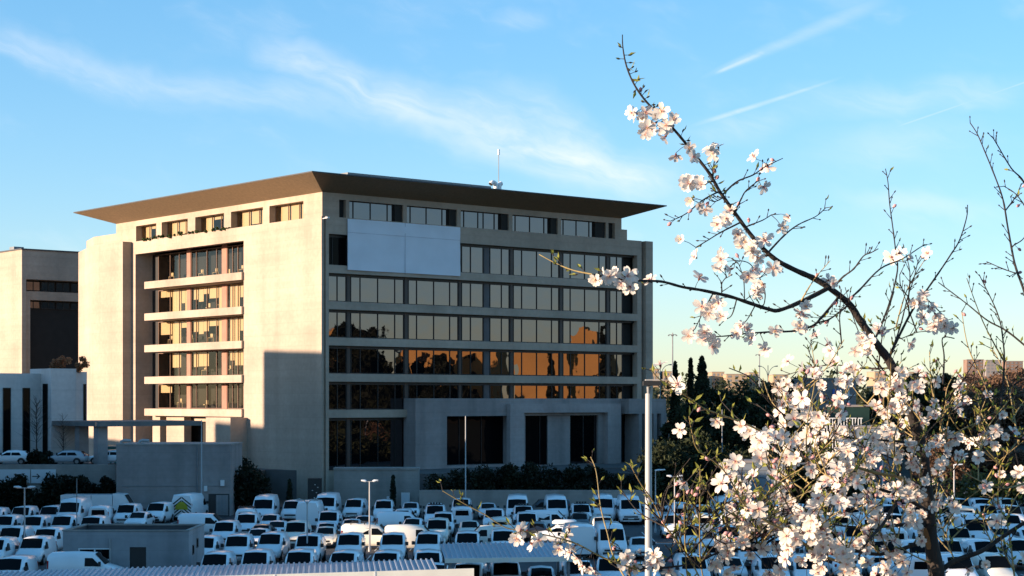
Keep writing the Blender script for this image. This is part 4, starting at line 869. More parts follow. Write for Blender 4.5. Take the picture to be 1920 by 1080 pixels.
# ------------------------------------------------------------------ plants
def leaves(rng, centers, rads, n, size, flat=.0, up=0.0):
    """leaf-sized quads scattered round clump centres"""
    k = len(centers); idx = rng.integers(0, k, n); d = rng.normal(size=(n, 3)); d /= np.linalg.norm(d, axis=1)[:, None]
    p = centers[idx] + d * (rads[idx] * rng.random(n) ** .45)[:, None]
    a = rng.normal(size=(n, 3)); a[:, 2] += up; a /= np.linalg.norm(a, axis=1)[:, None]
    b = np.cross(a, rng.normal(size=(n, 3))); b /= np.linalg.norm(b, axis=1)[:, None]
    s = size * (.6 + .8 * rng.random(n))[:, None]; w = s * (.35 + .3 * rng.random(n))[:, None]
    v = np.stack([p - a * s, p + b * w, p + a * s, p - b * w], 1).reshape(-1, 3)
    return v
def leafmesh(name, v, m, parent=None, loc=None):
    n = len(v) // 4; me = bpy.data.meshes.new(name); me.vertices.add(len(v)); me.vertices.foreach_set('co', v.astype(np.float32).ravel())
    me.loops.add(4 * n); me.loops.foreach_set('vertex_index', np.arange(4 * n, dtype=np.int32)); me.polygons.add(n)
    me.polygons.foreach_set('loop_start', np.arange(0, 4 * n, 4, dtype=np.int32)); me.update(calc_edges=True); me.materials.append(MATS[m])
    o = bpy.data.objects.new(name, me); COL.objects.link(o); o.parent = parent
    if loc is not None: o.location = loc
    return o
def tree(name, label, cat, x, y, z, h, w, m, kind='round', seed=1, n=2600, leaf=.22, group=None, trunk=.18, base=.3):
    rng = np.random.default_rng(seed); o = empty(name, (x, y, z), rng.random() * 6, label, cat, group)
    b = MB(); pts = [(0, 0, 0), (w * .03, 0, h * .3), (-w * .02, w * .02, h * .6), (0, 0, h * .85)]; r0 = trunk
    b.tube(pts, [r0, r0 * .75, r0 * .45, r0 * .12], 7)
    if kind != 'cypress':
        for k in range(9):
            a = k * 2.4; z0 = h * (base + .06 * k * .8); e = w * .42 * (1 - .04 * k)
            b.tube([(0, 0, z0), (e * .5 * math.cos(a), e * .5 * math.sin(a), z0 + h * .09), (e * math.cos(a), e * math.sin(a), z0 + h * .15)], [r0 * .4, r0 * .25, r0 * .06], 5)
    link('trunk', b, 'trunk', o)
    if kind == 'cypress':
        k = 420; t = rng.random(k); ang = rng.random(k) * 6.28; prof = np.sin(np.pi * np.clip(t * .9 + .1, 0, 1)) ** .7 * (1 - t * .55); rr = w * .5 * prof * (.55 + .45 * rng.random(k))
        c = np.stack([np.cos(ang) * rr * .7, np.sin(ang) * rr * .7, h * (.05 + .93 * t)], 1); rad = np.maximum(.16, w * .20 * (1 - t * .75)) * (.7 + .5 * rng.random(k)); c[-1] = (0, 0, h * .99); rad[-1] = .15
        v = leaves(rng, c, rad, n, leaf, up=1.6)
    elif kind == 'conifer':
        k = 300; t = rng.random(k) ** .9; ang = rng.random(k) * 6.28; rr = w * .5 * (1.02 - t) * (.5 + .5 * rng.random(k))
        c = np.stack([np.cos(ang) * rr, np.sin(ang) * rr, h * (.08 + .9 * t)], 1); rad = (w * .12 * (1.1 - t) + .22) * (.7 + .6 * rng.random(k)); v = leaves(rng, c, rad, n, leaf, up=.8)
    else:
        k = 46; d = rng.normal(size=(k, 3)); d /= np.linalg.norm(d, axis=1)[:, None]; q = rng.random(k)[:, None] ** .4
        hc = h * (1 - base) * .5; c = d * q * np.array([w * .42, w * .42, hc * .82]); c[:, 2] += h * base + hc; c += rng.normal(size=(k, 3)) * w * .04
        rad = w * (.10 + .10 * rng.random(k)); v = leaves(rng, c, rad, n, leaf)
    leafmesh('crown', v, m, o); return o
def bush(name, label, cat, x, y, z, w, d, h, m, seed=1, n=900, leaf=.16, group=None, rz=0.0):
    rng = np.random.default_rng(seed); k = max(8, int(w * d * 3)); c = (rng.random((k, 3)) - .5) * np.array([w * .9, d * .9, 0]); c[:, 2] = h * (.1 + .75 * rng.random(k)) * (1 - .35 * (np.abs(c[:, 0]) / (w * .5)) ** 2)
    v = leaves(rng, c, np.full(k, min(h, w, d) * .32) * (.6 + .7 * rng.random(k)), n, leaf)
    o = leafmesh(name, v, m, None, (x, y, z)); o.rotation_euler.z = rz; return tag(o, label, cat, group)
def hedge_world(u, v): return (C0.x + u * rx + v * lx, C0.y + u * ry + v * ly)

# planter on the sunlit parapet
va, vb = vL(462, .5), vL(262, .5); hx_, hy_ = hedge_world(-.05, (va + vb) / 2)
bush('planter_hedge', 'thin strip of green planting along the sunlit parapet below the roof', 'hedge', hx_, hy_, PAR - .08, vb - va, .6, .42, 'planter', 3, 3200, .12, rz=RZ + math.pi / 2)
# little cypresses against the walls
for px, ytop, Y, lab, s in ((543, 899, 178, 'small dark cypress against the office corner pier', 5), (737, 892, 182, 'small leaning dark cypress against the pale retaining wall', 6)):
    tree('cypress_tree', lab, 'tree', xat(px, Y), Y, 0, zat(ytop, Y), .85, 'cypress', 'cypress', s, 1500, .12, 'small cypresses by the walls', .07)
# dark creeper mound between block wall and pier
bush('dark_shrub', 'dark mound of shrubs between the block wall and the office corner', 'shrub', xat(463, 175), 176, 0, 3.6, 3.2, 4.6, 'hedge', 8, 5200, .2)
bush('dark_shrub', 'tall dark shrub in the shaded gap right of the block wall', 'shrub', xat(448, 181), 182, 0, 3.2, 3, 6.0, 'hedge', 9, 4200, .2)
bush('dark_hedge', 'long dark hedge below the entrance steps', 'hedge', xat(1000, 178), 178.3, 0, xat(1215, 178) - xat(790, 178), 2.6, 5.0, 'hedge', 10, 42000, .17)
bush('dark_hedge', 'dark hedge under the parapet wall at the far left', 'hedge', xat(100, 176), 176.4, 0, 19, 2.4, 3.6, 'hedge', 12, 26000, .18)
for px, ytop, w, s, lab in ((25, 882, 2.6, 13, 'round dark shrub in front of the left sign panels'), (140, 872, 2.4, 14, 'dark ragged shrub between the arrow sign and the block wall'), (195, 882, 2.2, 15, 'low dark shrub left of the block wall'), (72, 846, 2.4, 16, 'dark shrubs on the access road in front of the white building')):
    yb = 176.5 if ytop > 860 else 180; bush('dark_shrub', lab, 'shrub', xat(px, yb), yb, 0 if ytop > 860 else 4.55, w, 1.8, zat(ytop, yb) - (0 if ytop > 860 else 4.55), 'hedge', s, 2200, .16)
for px, s, lab in ((118, 17, 'rusty leafy shrub on the roof of the white building, left one'), (153, 18, 'rusty leafy shrub on the white building roof, beside the tower')):
    bush('rooftop_shrub', lab, 'shrub', xat(px, 190.5), 190.5, zat(691 if px < 130 else 696, 189) - .02, 2.2 if px < 130 else 1.0, 1.3, 1.25 if px < 130 else 1.7, 'autumn', s, 900, .13)
def bare(name, label, x, y, z, h, seed, m='trunk', r0=.09, group=None, n=60):
    rr = random.Random(seed); o = empty(name, (x, y, z), 0, label, 'tree', group); b = MB(); b.tube([(0, 0, 0), (.05, 0, h * .5), (-.05, .05, h)], [r0, r0 * .6, r0 * .15], 6); link('trunk', b, m, o); b = MB()
    for k in range(n):
        z0 = h * rr.uniform(.25, .95); a = rr.uniform(0, 6.28); L = h * .32 * (1.15 - z0 / h) + .2; p = [(0, 0, z0)]; q = Vector((math.cos(a), math.sin(a), rr.uniform(.5, 1.3))).normalized()
        for j in (1, 2, 3): p.append(tuple(Vector(p[-1]) + (q + Vector((rr.uniform(-.3, .3), rr.uniform(-.3, .3), rr.uniform(-.1, .3)))) * L / 3))
        b.tube(p, [r0 * .3, r0 * .22, r0 * .14, r0 * .06], 4, cap=False)
    link('branches', b, m, o); return o
bare('bare_tree', 'slender bare tree before the slit windows of the white building', xat(68, 182.5), 182.5, 4.5, 7.0, 3); bare('bare_tree', 'small bare tree in front of the grey side of the white building', xat(118, 183.5), 183.5, 4.5, 5.2, 4, r0=.06)

# trees right of the office
cyg = 'dark trees right of the office building'
for px, ytop, Y, w, kd, lab, s, n, lf_ in [
 (1266, 678, 236, 2.3, 'cypress', 'thin dark cypress next to the office end wall', 31, 14000, .22), (1295, 671, 240, 2.5, 'cypress', 'slim cypress between the thin one and the broad conifer', 32, 14000, .22),
 (1316, 667, 233, 4.8, 'conifer', 'broad dark pointed conifer right of two slim cypresses', 33, 20000, .26), (1345, 715, 236, 5.5, 'round', 'dark bushy tree right of the broad conifer', 34, 5200, .3),
 (1392, 706, 250, 7, 'round', 'dark tree under the pale distant blocks', 35, 5200, .3), (1440, 700, 260, 7, 'round', 'dark tree below the distant floodlight mast', 36, 5200, .3),
 (1492, 690, 275, 7, 'round', 'dark tree left of the building with the blue panel', 37, 5200, .3), (1535, 697, 300, 6, 'round', 'dark tree behind the blue panel building', 38, 4200, .3),
 (1668, 686, 290, 8, 'round', 'tall dark tree right of the blue panel building', 39, 6000, .3), (1715, 692, 270, 8, 'round', 'dark tree behind the almond trunk', 40, 6000, .3), (1768, 684, 265, 6, 'round', 'dark green tree at the left of the brown bank', 41, 5200, .3),
 (1268, 752, 214, 4.5, 'round', 'low dark tree at the foot of the office end wall', 42, 5200, .26), (1310, 740, 216, 5.5, 'round', 'low dark tree below the broad conifer', 43, 5200, .26), (1362, 748, 216, 6, 'round', 'low dark tree behind the thin grey pole', 44, 5200, .26),
 (1420, 745, 218, 6, 'round', 'low dark tree behind the grey container wall', 45, 5200, .26), (1475, 752, 215, 6, 'round', 'low dark tree right of the grey container wall', 46, 5200, .26), (1530, 760, 214, 6, 'round', 'low dark tree left of the pale blue wall', 47, 5200, .26)]:
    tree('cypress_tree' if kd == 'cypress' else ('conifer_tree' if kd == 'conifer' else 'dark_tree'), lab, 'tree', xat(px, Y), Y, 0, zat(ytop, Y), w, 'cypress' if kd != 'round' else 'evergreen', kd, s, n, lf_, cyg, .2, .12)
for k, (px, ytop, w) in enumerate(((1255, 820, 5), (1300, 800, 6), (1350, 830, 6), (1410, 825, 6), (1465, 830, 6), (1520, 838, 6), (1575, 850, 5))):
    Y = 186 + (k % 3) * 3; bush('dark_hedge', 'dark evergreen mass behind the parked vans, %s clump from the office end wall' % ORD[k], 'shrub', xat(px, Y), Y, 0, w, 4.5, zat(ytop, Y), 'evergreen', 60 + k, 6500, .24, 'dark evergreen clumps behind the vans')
# brown bare wood on the sunlit bank at the right
def hill(x, y): return 1 + 8 * (1 / (1 + math.exp(-((x / y - .245) * 70)))) * min(1, max(0, (y - 245) / 45))
g = MB(); pts = []; nx, ny = 30, 14
for j in range(ny + 1):
    for i in range(nx + 1):
        x = 50 + 190 * i / nx; y = 245 + 260 * j / ny; h = hill(x, y); pts.append((x, y, h if 0 < j else -.1))
fs = [(j * (nx + 1) + i, j * (nx + 1) + i + 1, (j + 1) * (nx + 1) + i + 1, (j + 1) * (nx + 1) + i) for j in range(ny) for i in range(nx)]
g.add(pts, fs, 0, True); tag(link('hillside', g, 'soil', loc=(0, 0, 0)), kind='structure')
rb = random.Random(5); k = 0
for px, ytop, Y, w in [(1800, 712, 205, 7), (1838, 700, 214, 8), (1878, 706, 208, 8), (1915, 700, 212, 8), (1822, 745, 198, 7), (1862, 742, 196, 7), (1905, 748, 197, 7), (1800, 770, 194, 6), (1845, 785, 190, 6.5), (1890, 790, 190, 6.5), (1925, 780, 190, 6), (1775, 740, 212, 6), (1950, 730, 205, 8)]:
    k += 1; Y *= 1.5; w *= 1.5; z0 = hill(xat(px, Y), Y) - .3; o = tree('bare_wood_tree', 'brown leafless tree in the sunlit wood at the right edge, %s from the lower left' % ORD[k - 1] if False else 'brown leafless tree of the wood at the right edge, %s' % (
        ['topmost on the left', 'upper, under the brick block', 'upper, between the two brick blocks', 'upper, at the frame edge', 'middle left one', 'middle centre one', 'middle one by the frame edge', 'lower left one', 'lower centre one', 'lower right one', 'lowest at the frame edge', 'behind the bright lamp pole', 'cut by the frame edge'][k - 1]),
        'tree', xat(px, Y), Y, z0, max(4.5, zat(ytop, Y) - z0), w, 'brown_twigs', 'round', 80 + k, 7500, .30, 'brown trees of the wood at the right', .12, .1)
k = 0
for Y, pxs in ((252, (1782, 1815, 1850, 1885, 1918)), (268, (1798, 1834, 1868, 1905)), (285, (1780, 1818, 1855, 1890, 1922))):
    for px in pxs:
        k += 1; X = xat(px, Y); z0 = hill(X, Y) - .4; bush('brown_bush', 'low brown bare bush below the wood, %s %s row' % (ORD[pxs.index(px)] + ' from left,', {252: 'lowest', 268: 'middle', 285: 'upper'}[Y]), 'bush', X, Y, z0, 6.5, 5, max(2.2, zat(855 if Y == 252 else 825 if Y == 268 else 795, Y) - z0), 'brown_twigs', 140 + k, 3600, .26, 'brown bushes on the slope')
for px, yt, Y, w, s, m, lab in ((1835, 880, 172.8, 6, 101, 'olive', 'yellow-green shrub behind the vans at the right edge'), (1895, 876, 173, 6, 102, 'olive', 'yellow-green shrub below the brown wood at the frame edge'), (1760, 800, 186, 5, 103, 'brown_twigs', 'brown bush behind the almond trunk')):
    bush('bank_shrub', lab, 'shrub', xat(px, Y), Y, 0, w, 3, zat(yt, Y), m, s, 3000, .2)

# ------------------------------------------------------------------ small buildings right of the office and on the skyline
def block(name, label, px0, px1, ytop, Y, depth, wallm, rows=0, cols=0, cat='building', zb=0.0, yb=None, rz=0.0):
    x0, x1 = xat(px0, Y), xat(px1, Y); zt = zat(ytop, Y); o = empty(name, ((x0 + x1) / 2, Y, zb), rz, label, cat); w2 = (x1 - x0) / 2; h = zt - zb
    b = MB(); b.box(-w2, w2, 0, depth, 0, h); link('wall', b, wallm, o); b = MB(); b.box(-w2 - .15, w2 + .15, -.15, depth + .15, h + .003, h + .25); link('roof', b, 'grey_far', o)
    z_lo = max(0, zat(yb, Y) - zb) if yb else 0
    for r in range(rows):
        for c in range(cols):
            cw = 2 * w2 / cols; x = -w2 + cw * (c + .25); zz = z_lo + (h - z_lo) * (r + .25) / rows; b = MB(); b.box(x, x + cw * .5, -.05, -.003, zz, zz + (h - z_lo) / rows * .5); link('window', b, 'pole_grey', o)  # panes grey instead of black: distance haze put into their colour
    return o
bp_ = block('grey_building', 'mauve-grey building with a small blue panel half hidden by blossoms', 1515, 1605, 712, 250, 12, 'grey_far', 2, 6, yb=775)
b = MB(); z0_ = zat(752, 249.8); b.box(xat(1561, 249.8) - bp_.location.x, xat(1577, 249.8) - bp_.location.x, -.2, -.06, z0_, zat(730, 249.8)); link('blue_panel', b, 'blue_sign', bp_)
b = MB(); b.box(xat(1590, 249.8) - bp_.location.x, xat(1593, 249.8) - bp_.location.x, -.12, -.01, zat(760, 249.8), zat(715, 249.8)); b.box(xat(1586, 249.8) - bp_.location.x, xat(1604, 249.8) - bp_.location.x, -.13, -.02, zat(742, 249.8), zat(740, 249.8)); link('facade_frame', b, 'white_metal', bp_)
aw = block('kiosk', 'dark green shelter behind white railings half hidden by blossoms', 1560, 1630, 763, 215, 4, 'green_sign', 0, 0, 'kiosk')
rl = empty('white_railing', (xat(1580, 210), 210, 0), 0, 'short white railing in front of the dark green shelter', 'railing'); b = MB(); z0_, z1_ = zat(800, 210), zat(785, 210)
for k in range(14): x = -2.2 + k * .33; b.box(x, x + .09, -.03, .03, 0, z1_)
b.box(-2.3, 2.3, -.04, .04, z1_, z1_ + .1); link('bars', b, 'white_metal', rl)
block('pale_blue_wall_building', 'pale blue-grey flat building half hidden by the almond blossoms', 1588, 1680, 803, 196, 6, 'wall_blue', 0, 0)
cn_ = block('grey_container', 'pale grey container wall behind the vans, under blossoms', 1376, 1474, 868, 178, 4, 'wall_blue', 0, 0, 'container')
b = MB(); b.box(-2.4, 2.4, -.05, -.003, zat(882, 178), zat(881, 178)); b.box(xat(1462, 178) - cn_.location.x - .03, xat(1462, 178) - cn_.location.x + .03, -.04, -.002, 0, zat(883, 178)); link('wall_joints', b, 'pole_grey', cn_)
block('brick_block', 'distant red brick apartment block on the skyline, left one of two', 1813, 1844, 675, 620, 5, 'brick_far', 4, 4, yb=700); block('grey_block', 'distant grey apartment block between the two brick ones', 1849, 1878, 676, 640, 6, 'grey_far', 4, 4, yb=700)
block('brick_block', 'distant red brick apartment block on the skyline, right one by the frame edge', 1886, 1918, 678, 610, 5, 'brick_far', 4, 4, yb=700)
for px0, px1, yt, lab, m in ((1335, 1358, 698, 'distant cream block just right of the broad conifer', 'cream_far'), (1362, 1400, 702, 'wide low distant cream block on the skyline', 'cream_far'), (1405, 1422, 699, 'narrow distant cream block left of the distant mast', 'cream_far'), (1222, 1236, 692, 'distant cream block against the office end wall', 'cream_far'), (1243, 1262, 697, 'distant cream block left of the thin cypress', 'cream_far'), (1640, 1662, 697, 'distant cream block behind the almond limb', 'cream_far'), (1450, 1478, 703, 'distant cream block in the tree line', 'cream_far'), (1700, 1740, 698, 'distant cream block right of the almond limb', 'cream_far')):
    block('distant_block', lab, px0, px1, yt, 700 + (px0 % 7) * 12, 16, m, 3, 3, yb=725)
# far wood along the horizon
rng = np.random.default_rng(77); k = 620; c = np.zeros((k, 3)); c[:, 1] = 480 + 420 * rng.random(k); c[:, 0] = c[:, 1] * (-.42 + .80 * rng.random(k)); c[:, 2] = 2 + 12 * rng.random(k) + (c[:, 1] - 480) * .012
v = leaves(rng, c, 3.5 + 3 * rng.random(k), 60000, .9); tag(leafmesh('distant_wood', v, 'evergreen'), kind='stuff')

# ------------------------------------------------------------------ neighbours outside the frame: mirrored in the glazed front, or shading the car park
def offblock(name, label, x0, x1, y0, y1, h, m, win=True, steps=()):
    o = empty(name, ((x0 + x1) / 2, (y0 + y1) / 2, 0), 0, label, 'building'); cx, cy = o.location.x, o.location.y
    b = MB(); b.box(x0 - cx, x1 - cx, y0 - cy, y1 - cy, 0, h)
    for (a, e, c_, d_, hh) in steps: b.box(a - cx, e - cx, c_ - cy, d_ - cy, h, hh)
    link('wall', b, m, o); b = MB(); b.box(x0 - cx - .2, x1 - cx + .2, y0 - cy - .2, y1 - cy + .2, h - .3, h - .004); link('cornice', b, 'grey_far', o)
    if win:
        b = MB()
        for fl in range(int(h // 3.4)):
            z = 1.2 + fl * 3.4
            if z + 1.4 > h - .4: break
            for k in range(int((y1 - y0) // 3.2)):
                y = y0 - cy + .9 + k * 3.2; b.box(x0 - cx - .03, x0 - cx - .003, y, y + 1.3, z, z + 1.4)
        if b.v: link('windows', b, 'car_glass', o)
    return o
offblock('ochre_building', 'ochre sunlit building mirrored in the right half of the lower glazing', 104, 122, 195.5, 212, 19.8, 'ochre', False, ((106, 120, 197, 200, 20.8), (108, 118, 205, 209, 23.0), (110, 116, 206, 207.5, 24.2)))
offblock('ochre_building', 'ochre sunlit building mirrored in the glazing next to the office corner', 112, 128, 150, 163.5, 24, 'ochre', False)
offblock('cream_building', 'sunlit building mirrored in small pieces between the dark trees', 128, 140, 169, 188, 21, 'ochre', True)
k = 0
for x, y, h, w in ((88, 168.2, 27, 7), (90, 170.5, 28.5, 10), (86, 174, 25, 8), (90, 184.5, 21, 7), (93, 188.5, 15, 6), (86, 190, 13, 5), (83, 167.5, 19.5, 7), (82, 171, 20, 7), (83, 174.5, 19, 7), (82, 178, 15.5, 6), (83, 181.5, 17.5, 5), (82, 185, 14, 5), (83, 188, 14.5, 5), (82, 191, 13, 5), (84, 193.5, 13.5, 4), (97, 203.3, 20.5, 1.6), (94, 213, 24, 5), (90, 219, 20, 6), (100, 170, 22, 8), (100, 178, 20, 8)):
    k += 1; tree('dark_tree', 'dark tree mirrored as a black shape in the office glazing', 'tree', x, y, 0, h, w, 'hedge', 'round' if w > 6.5 or k % 3 == 0 else 'conifer', 120 + k, 11000, .38, 'trees mirrored in the glazing', .25, .12)
# the block whose shadow falls on the car park and the foot of the office
def shade_at(P, dist): return Vector((P[0] + SUNH.x * dist, P[1] + SUNH.y * dist, P[2] + math.tan(SUN_EL) * dist))
def wl(u, v, z): x, y = hedge_world(u, v); return (x, y, z)
perp = Vector((-SUNH.y, SUNH.x))                      # across the sunbeams
def sunblock(label, P_lo, P_hi, dist, deep=14, m='cream_far'):
    """a block standing across the sunbeams: its shadow runs from P_lo to P_hi (points on the lit wall, same height)"""
    a = shade_at(P_lo, dist); c_ = shade_at(P_hi, dist); A = Vector((a.x, a.y)); Cc = Vector((c_.x, c_.y)); s0 = A.dot(perp); s1 = Cc.dot(perp); lo_, hi_ = min(s0, s1), max(s0, s1)
    mid = Vector((SUNH.x, SUNH.y)) * ((A + Cc) * .5).dot(SUNH) + perp * (lo_ + hi_) * .5
    o = empty('neighbour_building', (mid.x, mid.y, 0), math.atan2(perp.y, perp.x), label, 'building'); w2 = (hi_ - lo_) / 2; h = (a.z + c_.z) / 2
    b = MB(); b.box(-w2, w2, -deep / 2, deep / 2, 0, h); link('wall', b, m, o); b = MB(); b.box(-w2 + .2, w2 - .2, -deep / 2 + .2, deep / 2 - .2, h + .002, h + .1); link('roof', b, 'roof_edge', o)
    return o
zA_ = zL(668, 0, 8); vS = vL(494, 0)
sunblock('tall block outside the frame whose shadow climbs the office corner pier', wl(0, -6, zA_), wl(0, vS, zA_), 78, 6)
zB_ = zL(706, 0, 11); sunblock('lower wing outside the frame shading the foot of the office pier', wl(0, vS - 1.0, zL(803, 0, 13)), wl(0, vL(440, 0), zL(803, 0, 13)), 90, 4)
zC_ = 4.6; sunblock('long low block outside the frame shading the foot of the office tower', wl(0, -12, zC_), wl(0, 60, zC_), 74, 8)
# long ridge of buildings that keeps the car park in shade, with a gap that lets one sunbeam through
for lab, s0, s1, d_, zz in (('long apartment block outside the frame shading the near car park', (6, 97.5, 2.6), (3, 135.2, 2.6), 62, 0), ('long apartment block outside the frame shading the far car park', (3, 141.2, 6.0), (0, 197, 6.0), 62, 0), ('apartment wing outside the frame shading the right half of the car park', (55, 117, 3.2), (55, 155.8, 3.2), 125, 0), ('apartment wing outside the frame shading the back right of the car park', (55, 162.2, 3.2), (52, 186, 3.2), 125, 0)):
    sunblock(lab, s0, s1, d_ + 0, 10)

# ------------------------------------------------------------------ the almond tree in front of the camera
RT = random.Random(99); YT = 4.1
AT = empty('almond_tree', (at(1775, 750, YT).x, YT, 9.2), 0, 'blossoming almond tree with white-pink flowers filling the right foreground', 'tree')
O_ = Vector(AT.location)
def cr(pts, n=5):
    out = []
    for i in range(len(pts) - 1):
        p0, p1, p2, p3 = pts[max(i - 1, 0)], pts[i], pts[i + 1], pts[min(i + 2, len(pts) - 1)]
        for k in range(n):
            t = k / n; out.append(tuple(.5 * ((2 * b) + (-a + c) * t + (2 * a - 5 * b + 4 * c - d) * t * t + (-a + 3 * b - 3 * c + d) * t ** 3) for a, b, c, d in zip(p0, p1, p2, p3)))
    out.append(tuple(pts[-1])); return out
NODES = []      # (px, py, Y, r) of everything grown so far, to root new shoots on
BR = []         # finished branches: list of (Vector, r), lists of px
spur = MB(); leafv = MB(); bud = MB()
def grow(pts, r0, r1, root=True, dY=None, mat_='bark', spurs=1.0, y_start=None, name='branch', green=False):
    """pts: picture positions from the root outwards; depth starts at the limb it leaves and drifts"""
    n = len(pts); ys = y_start
    if ys is None:
        ys = YT
        if root and NODES:
            q = min(NODES, key=lambda q: (q[0] - pts[0][0]) ** 2 + (q[1] - pts[0][1]) ** 2)
            if (q[0] - pts[0][0]) ** 2 + (q[1] - pts[0][1]) ** 2 < 60 ** 2: ys = q[2]; pts = [(q[0], q[1])] + list(pts) if (q[0] - pts[0][0]) ** 2 + (q[1] - pts[0][1]) ** 2 > 9 else pts
    n = len(pts); L = sum(math.dist(a, b) for a, b in zip(pts[:-1], pts[1:]))
    if dY is None: dY = RT.uniform(-.55, .55) * min(1.0, L / 260)
    c3 = []; acc = 0
    for i, p in enumerate(pts):
        if i: acc += math.dist(pts[i - 1], p)
        t = acc / max(L, 1); c3.append((p[0] + RT.uniform(-1.2, 1.2) * (0 < i), p[1] + RT.uniform(-1.2, 1.2) * (0 < i), ys + dY * t, r0 + (r1 - r0) * t ** .8))
    c3 = cr(c3, 5); P = []; rad = []
    for k, (x, y, Y, r) in enumerate(c3):
        P.append(at(x, y, Y) - O_); rad.append(max(.35, r) * Y / F * RT.uniform(.93, 1.1) * (1.12 if k % 7 == 3 else 1)); NODES.append((x, y, Y, r))
    b = MB(); b.tube(P, rad, 7 if r0 > 3 else 5); link(name, b, mat_, AT); BR.append((c3, r0))
    # short spurs and buds along the shoot
    for k in range(2, len(c3)):
        x, y, Y, r = c3[k]
        if r > 7 or RT.random() > .42 * spurs: continue
        a = math.atan2(c3[k][1] - c3[k - 1][1], c3[k][0] - c3[k - 1][0]) + RT.choice((-1, 1)) * RT.uniform(.4, .9); l_ = RT.uniform(6, 17)
        q = [(x, y), (x + math.cos(a) * l_ * .5, y + math.sin(a) * l_ * .5 - 1), (x + math.cos(a) * l_, y + math.sin(a) * l_ - 2.5)]; dd = RT.uniform(-.02, .02)
        pp = [at(q[j][0], q[j][1], Y + dd * j) - O_ for j in range(3)]; spur.tube(pp, [.9 * Y / F, .8 * Y / F, .5 * Y / F], 4, cap=False)
        e = pp[2]; t = (pp[2] - pp[1]).normalized()
        bud.tube([e - t * .001, e + t * .003, e + t * .007], [.0012, .0019, .0004], 5)
        if green or RT.random() < .25:
            for _ in range(2 if green else 1): leaf1(e, t)
def leaf1(e, t, s=1.0):
    d = (t + Vector((RT.uniform(-.7, .7), RT.uniform(-.7, .7), RT.uniform(-.2, .8)))).normalized(); l_ = RT.uniform(.010, .022) * s; w = d.cross(Vector((RT.uniform(-1, 1), RT.uniform(-1, 1), RT.uniform(-1, 1)))).normalized() * l_ * .17
    nrm = d.cross(w).normalized() * l_ * .08
    leafv.add([e, e + d * l_ * .45 + w + nrm, e + d * l_, e + d * l_ * .45 - w + nrm, e + d * l_ * .5], [(0, 1, 4), (1, 2, 4), (0, 4, 3), (4, 2, 3)])
# trunk, from the bank up into the picture, then the long leader that leans left
trunk = [(1812, 2330), (1808, 2000), (1800, 1600), (1780, 1250), (1760, 1100), (1750, 1040), (1742, 985), (1735, 900), (1728, 840), (1712, 785), (1690, 725), (1668, 678), (1640, 640), (1612, 600), (1592, 570), (1562, 545), (1530, 524), (1490, 506), (1455, 487), (1425, 460), (1400, 430), (1375, 395), (1350, 360), (1330, 325), (1300, 287), (1270, 250), (1240, 218), (1213, 192), (1190, 160), (1175, 125), (1168, 90), (1167, 65)]
def trunk_r(i):
    t = [46, 40, 30, 20, 15, 14, 13, 11.5, 10.5, 9.6, 9, 8.2, 7.5, 6.9, 6.4, 5.9, 5.4, 4.9, 4.5, 4.1, 3.8, 3.5, 3.2, 3, 2.8, 2.5, 2.2, 2, 1.7, 1.5, 1.2, .9]; return t[i]
c3 = cr([(x, y, YT - .35 * max(0, (i - 6) / 26), trunk_r(i)) for i, (x, y) in enumerate(trunk)], 5); P = [at(x, y, Y) - O_ for x, y, Y, r in c3]
b = MB(); b.tube(P, [r * Y / F * RT.uniform(.94, 1.08) for x, y, Y, r in c3], 12); link('trunk', b, 'bark', AT); NODES += c3; BR.append((c3, 9))
for k in range(60, len(c3)):
    x, y, Y, r = c3[k]
    if r < 3.4 and RT.random() < .8:
        a = RT.uniform(0, 6.28); l_ = RT.uniform(5, 12); e = at(x + math.cos(a) * l_, y + math.sin(a) * l_ * .6 - 4, Y) - O_; p = at(x, y, Y) - O_; spur.tube([p, e], [.9 * Y / F, .6 * Y / F], 4); t = (e - p).normalized(); bud.tube([e, e + t * .004, e + t * .008], [.0012, .002, .0004], 5); leaf1(e, t)
# second limb that leaves the trunk below the frame and rises outside the right edge
grow([(1800, 1600), (1880, 1400), (1960, 1200), (1985, 1000), (1980, 800), (1960, 650), (1945, 560), (1935, 480), (1928, 400)], 16, 3, dY=.25, spurs=0)
G = lambda *a, **k: grow(*a, **k)
# left arm
G([(1550, 541), (1500, 567), (1460, 581), (1440, 580), (1400, 566), (1370, 556), (1320, 546), (1280, 537), (1240, 527), (1195, 525), (1150, 522), (1112, 514)], 4.6, 1.8, dY=-.45)
G([(1110, 514), (1075, 507), (1045, 494), (1010, 477)], 1.7, 1.0, mat_='twig_green', green=True)
G([(1567, 566), (1540, 596), (1525, 610), (1490, 620), (1440, 622), (1400, 625), (1360, 630), (1325, 632)], 2.8, 1.1, dY=-.3)
G([(1578, 583), (1555, 598), (1540, 602), (1527, 608)], 2, 1.4)
G([(1337, 550), (1320, 585), (1303, 617)], 1.5, .9); G([(1382, 558), (1372, 590), (1362, 597), (1352, 596)], 1.4, .9); G([(1417, 571), (1402, 597), (1393, 608)], 1.3, .9); G([(1353, 548), (1353, 530), (1362, 518)], 1.2, .8); G([(1395, 560), (1395, 525), (1385, 495)], 1.2, .8); G([(1432, 568), (1432, 540), (1408, 495), (1380, 488)], 1.2, .8)
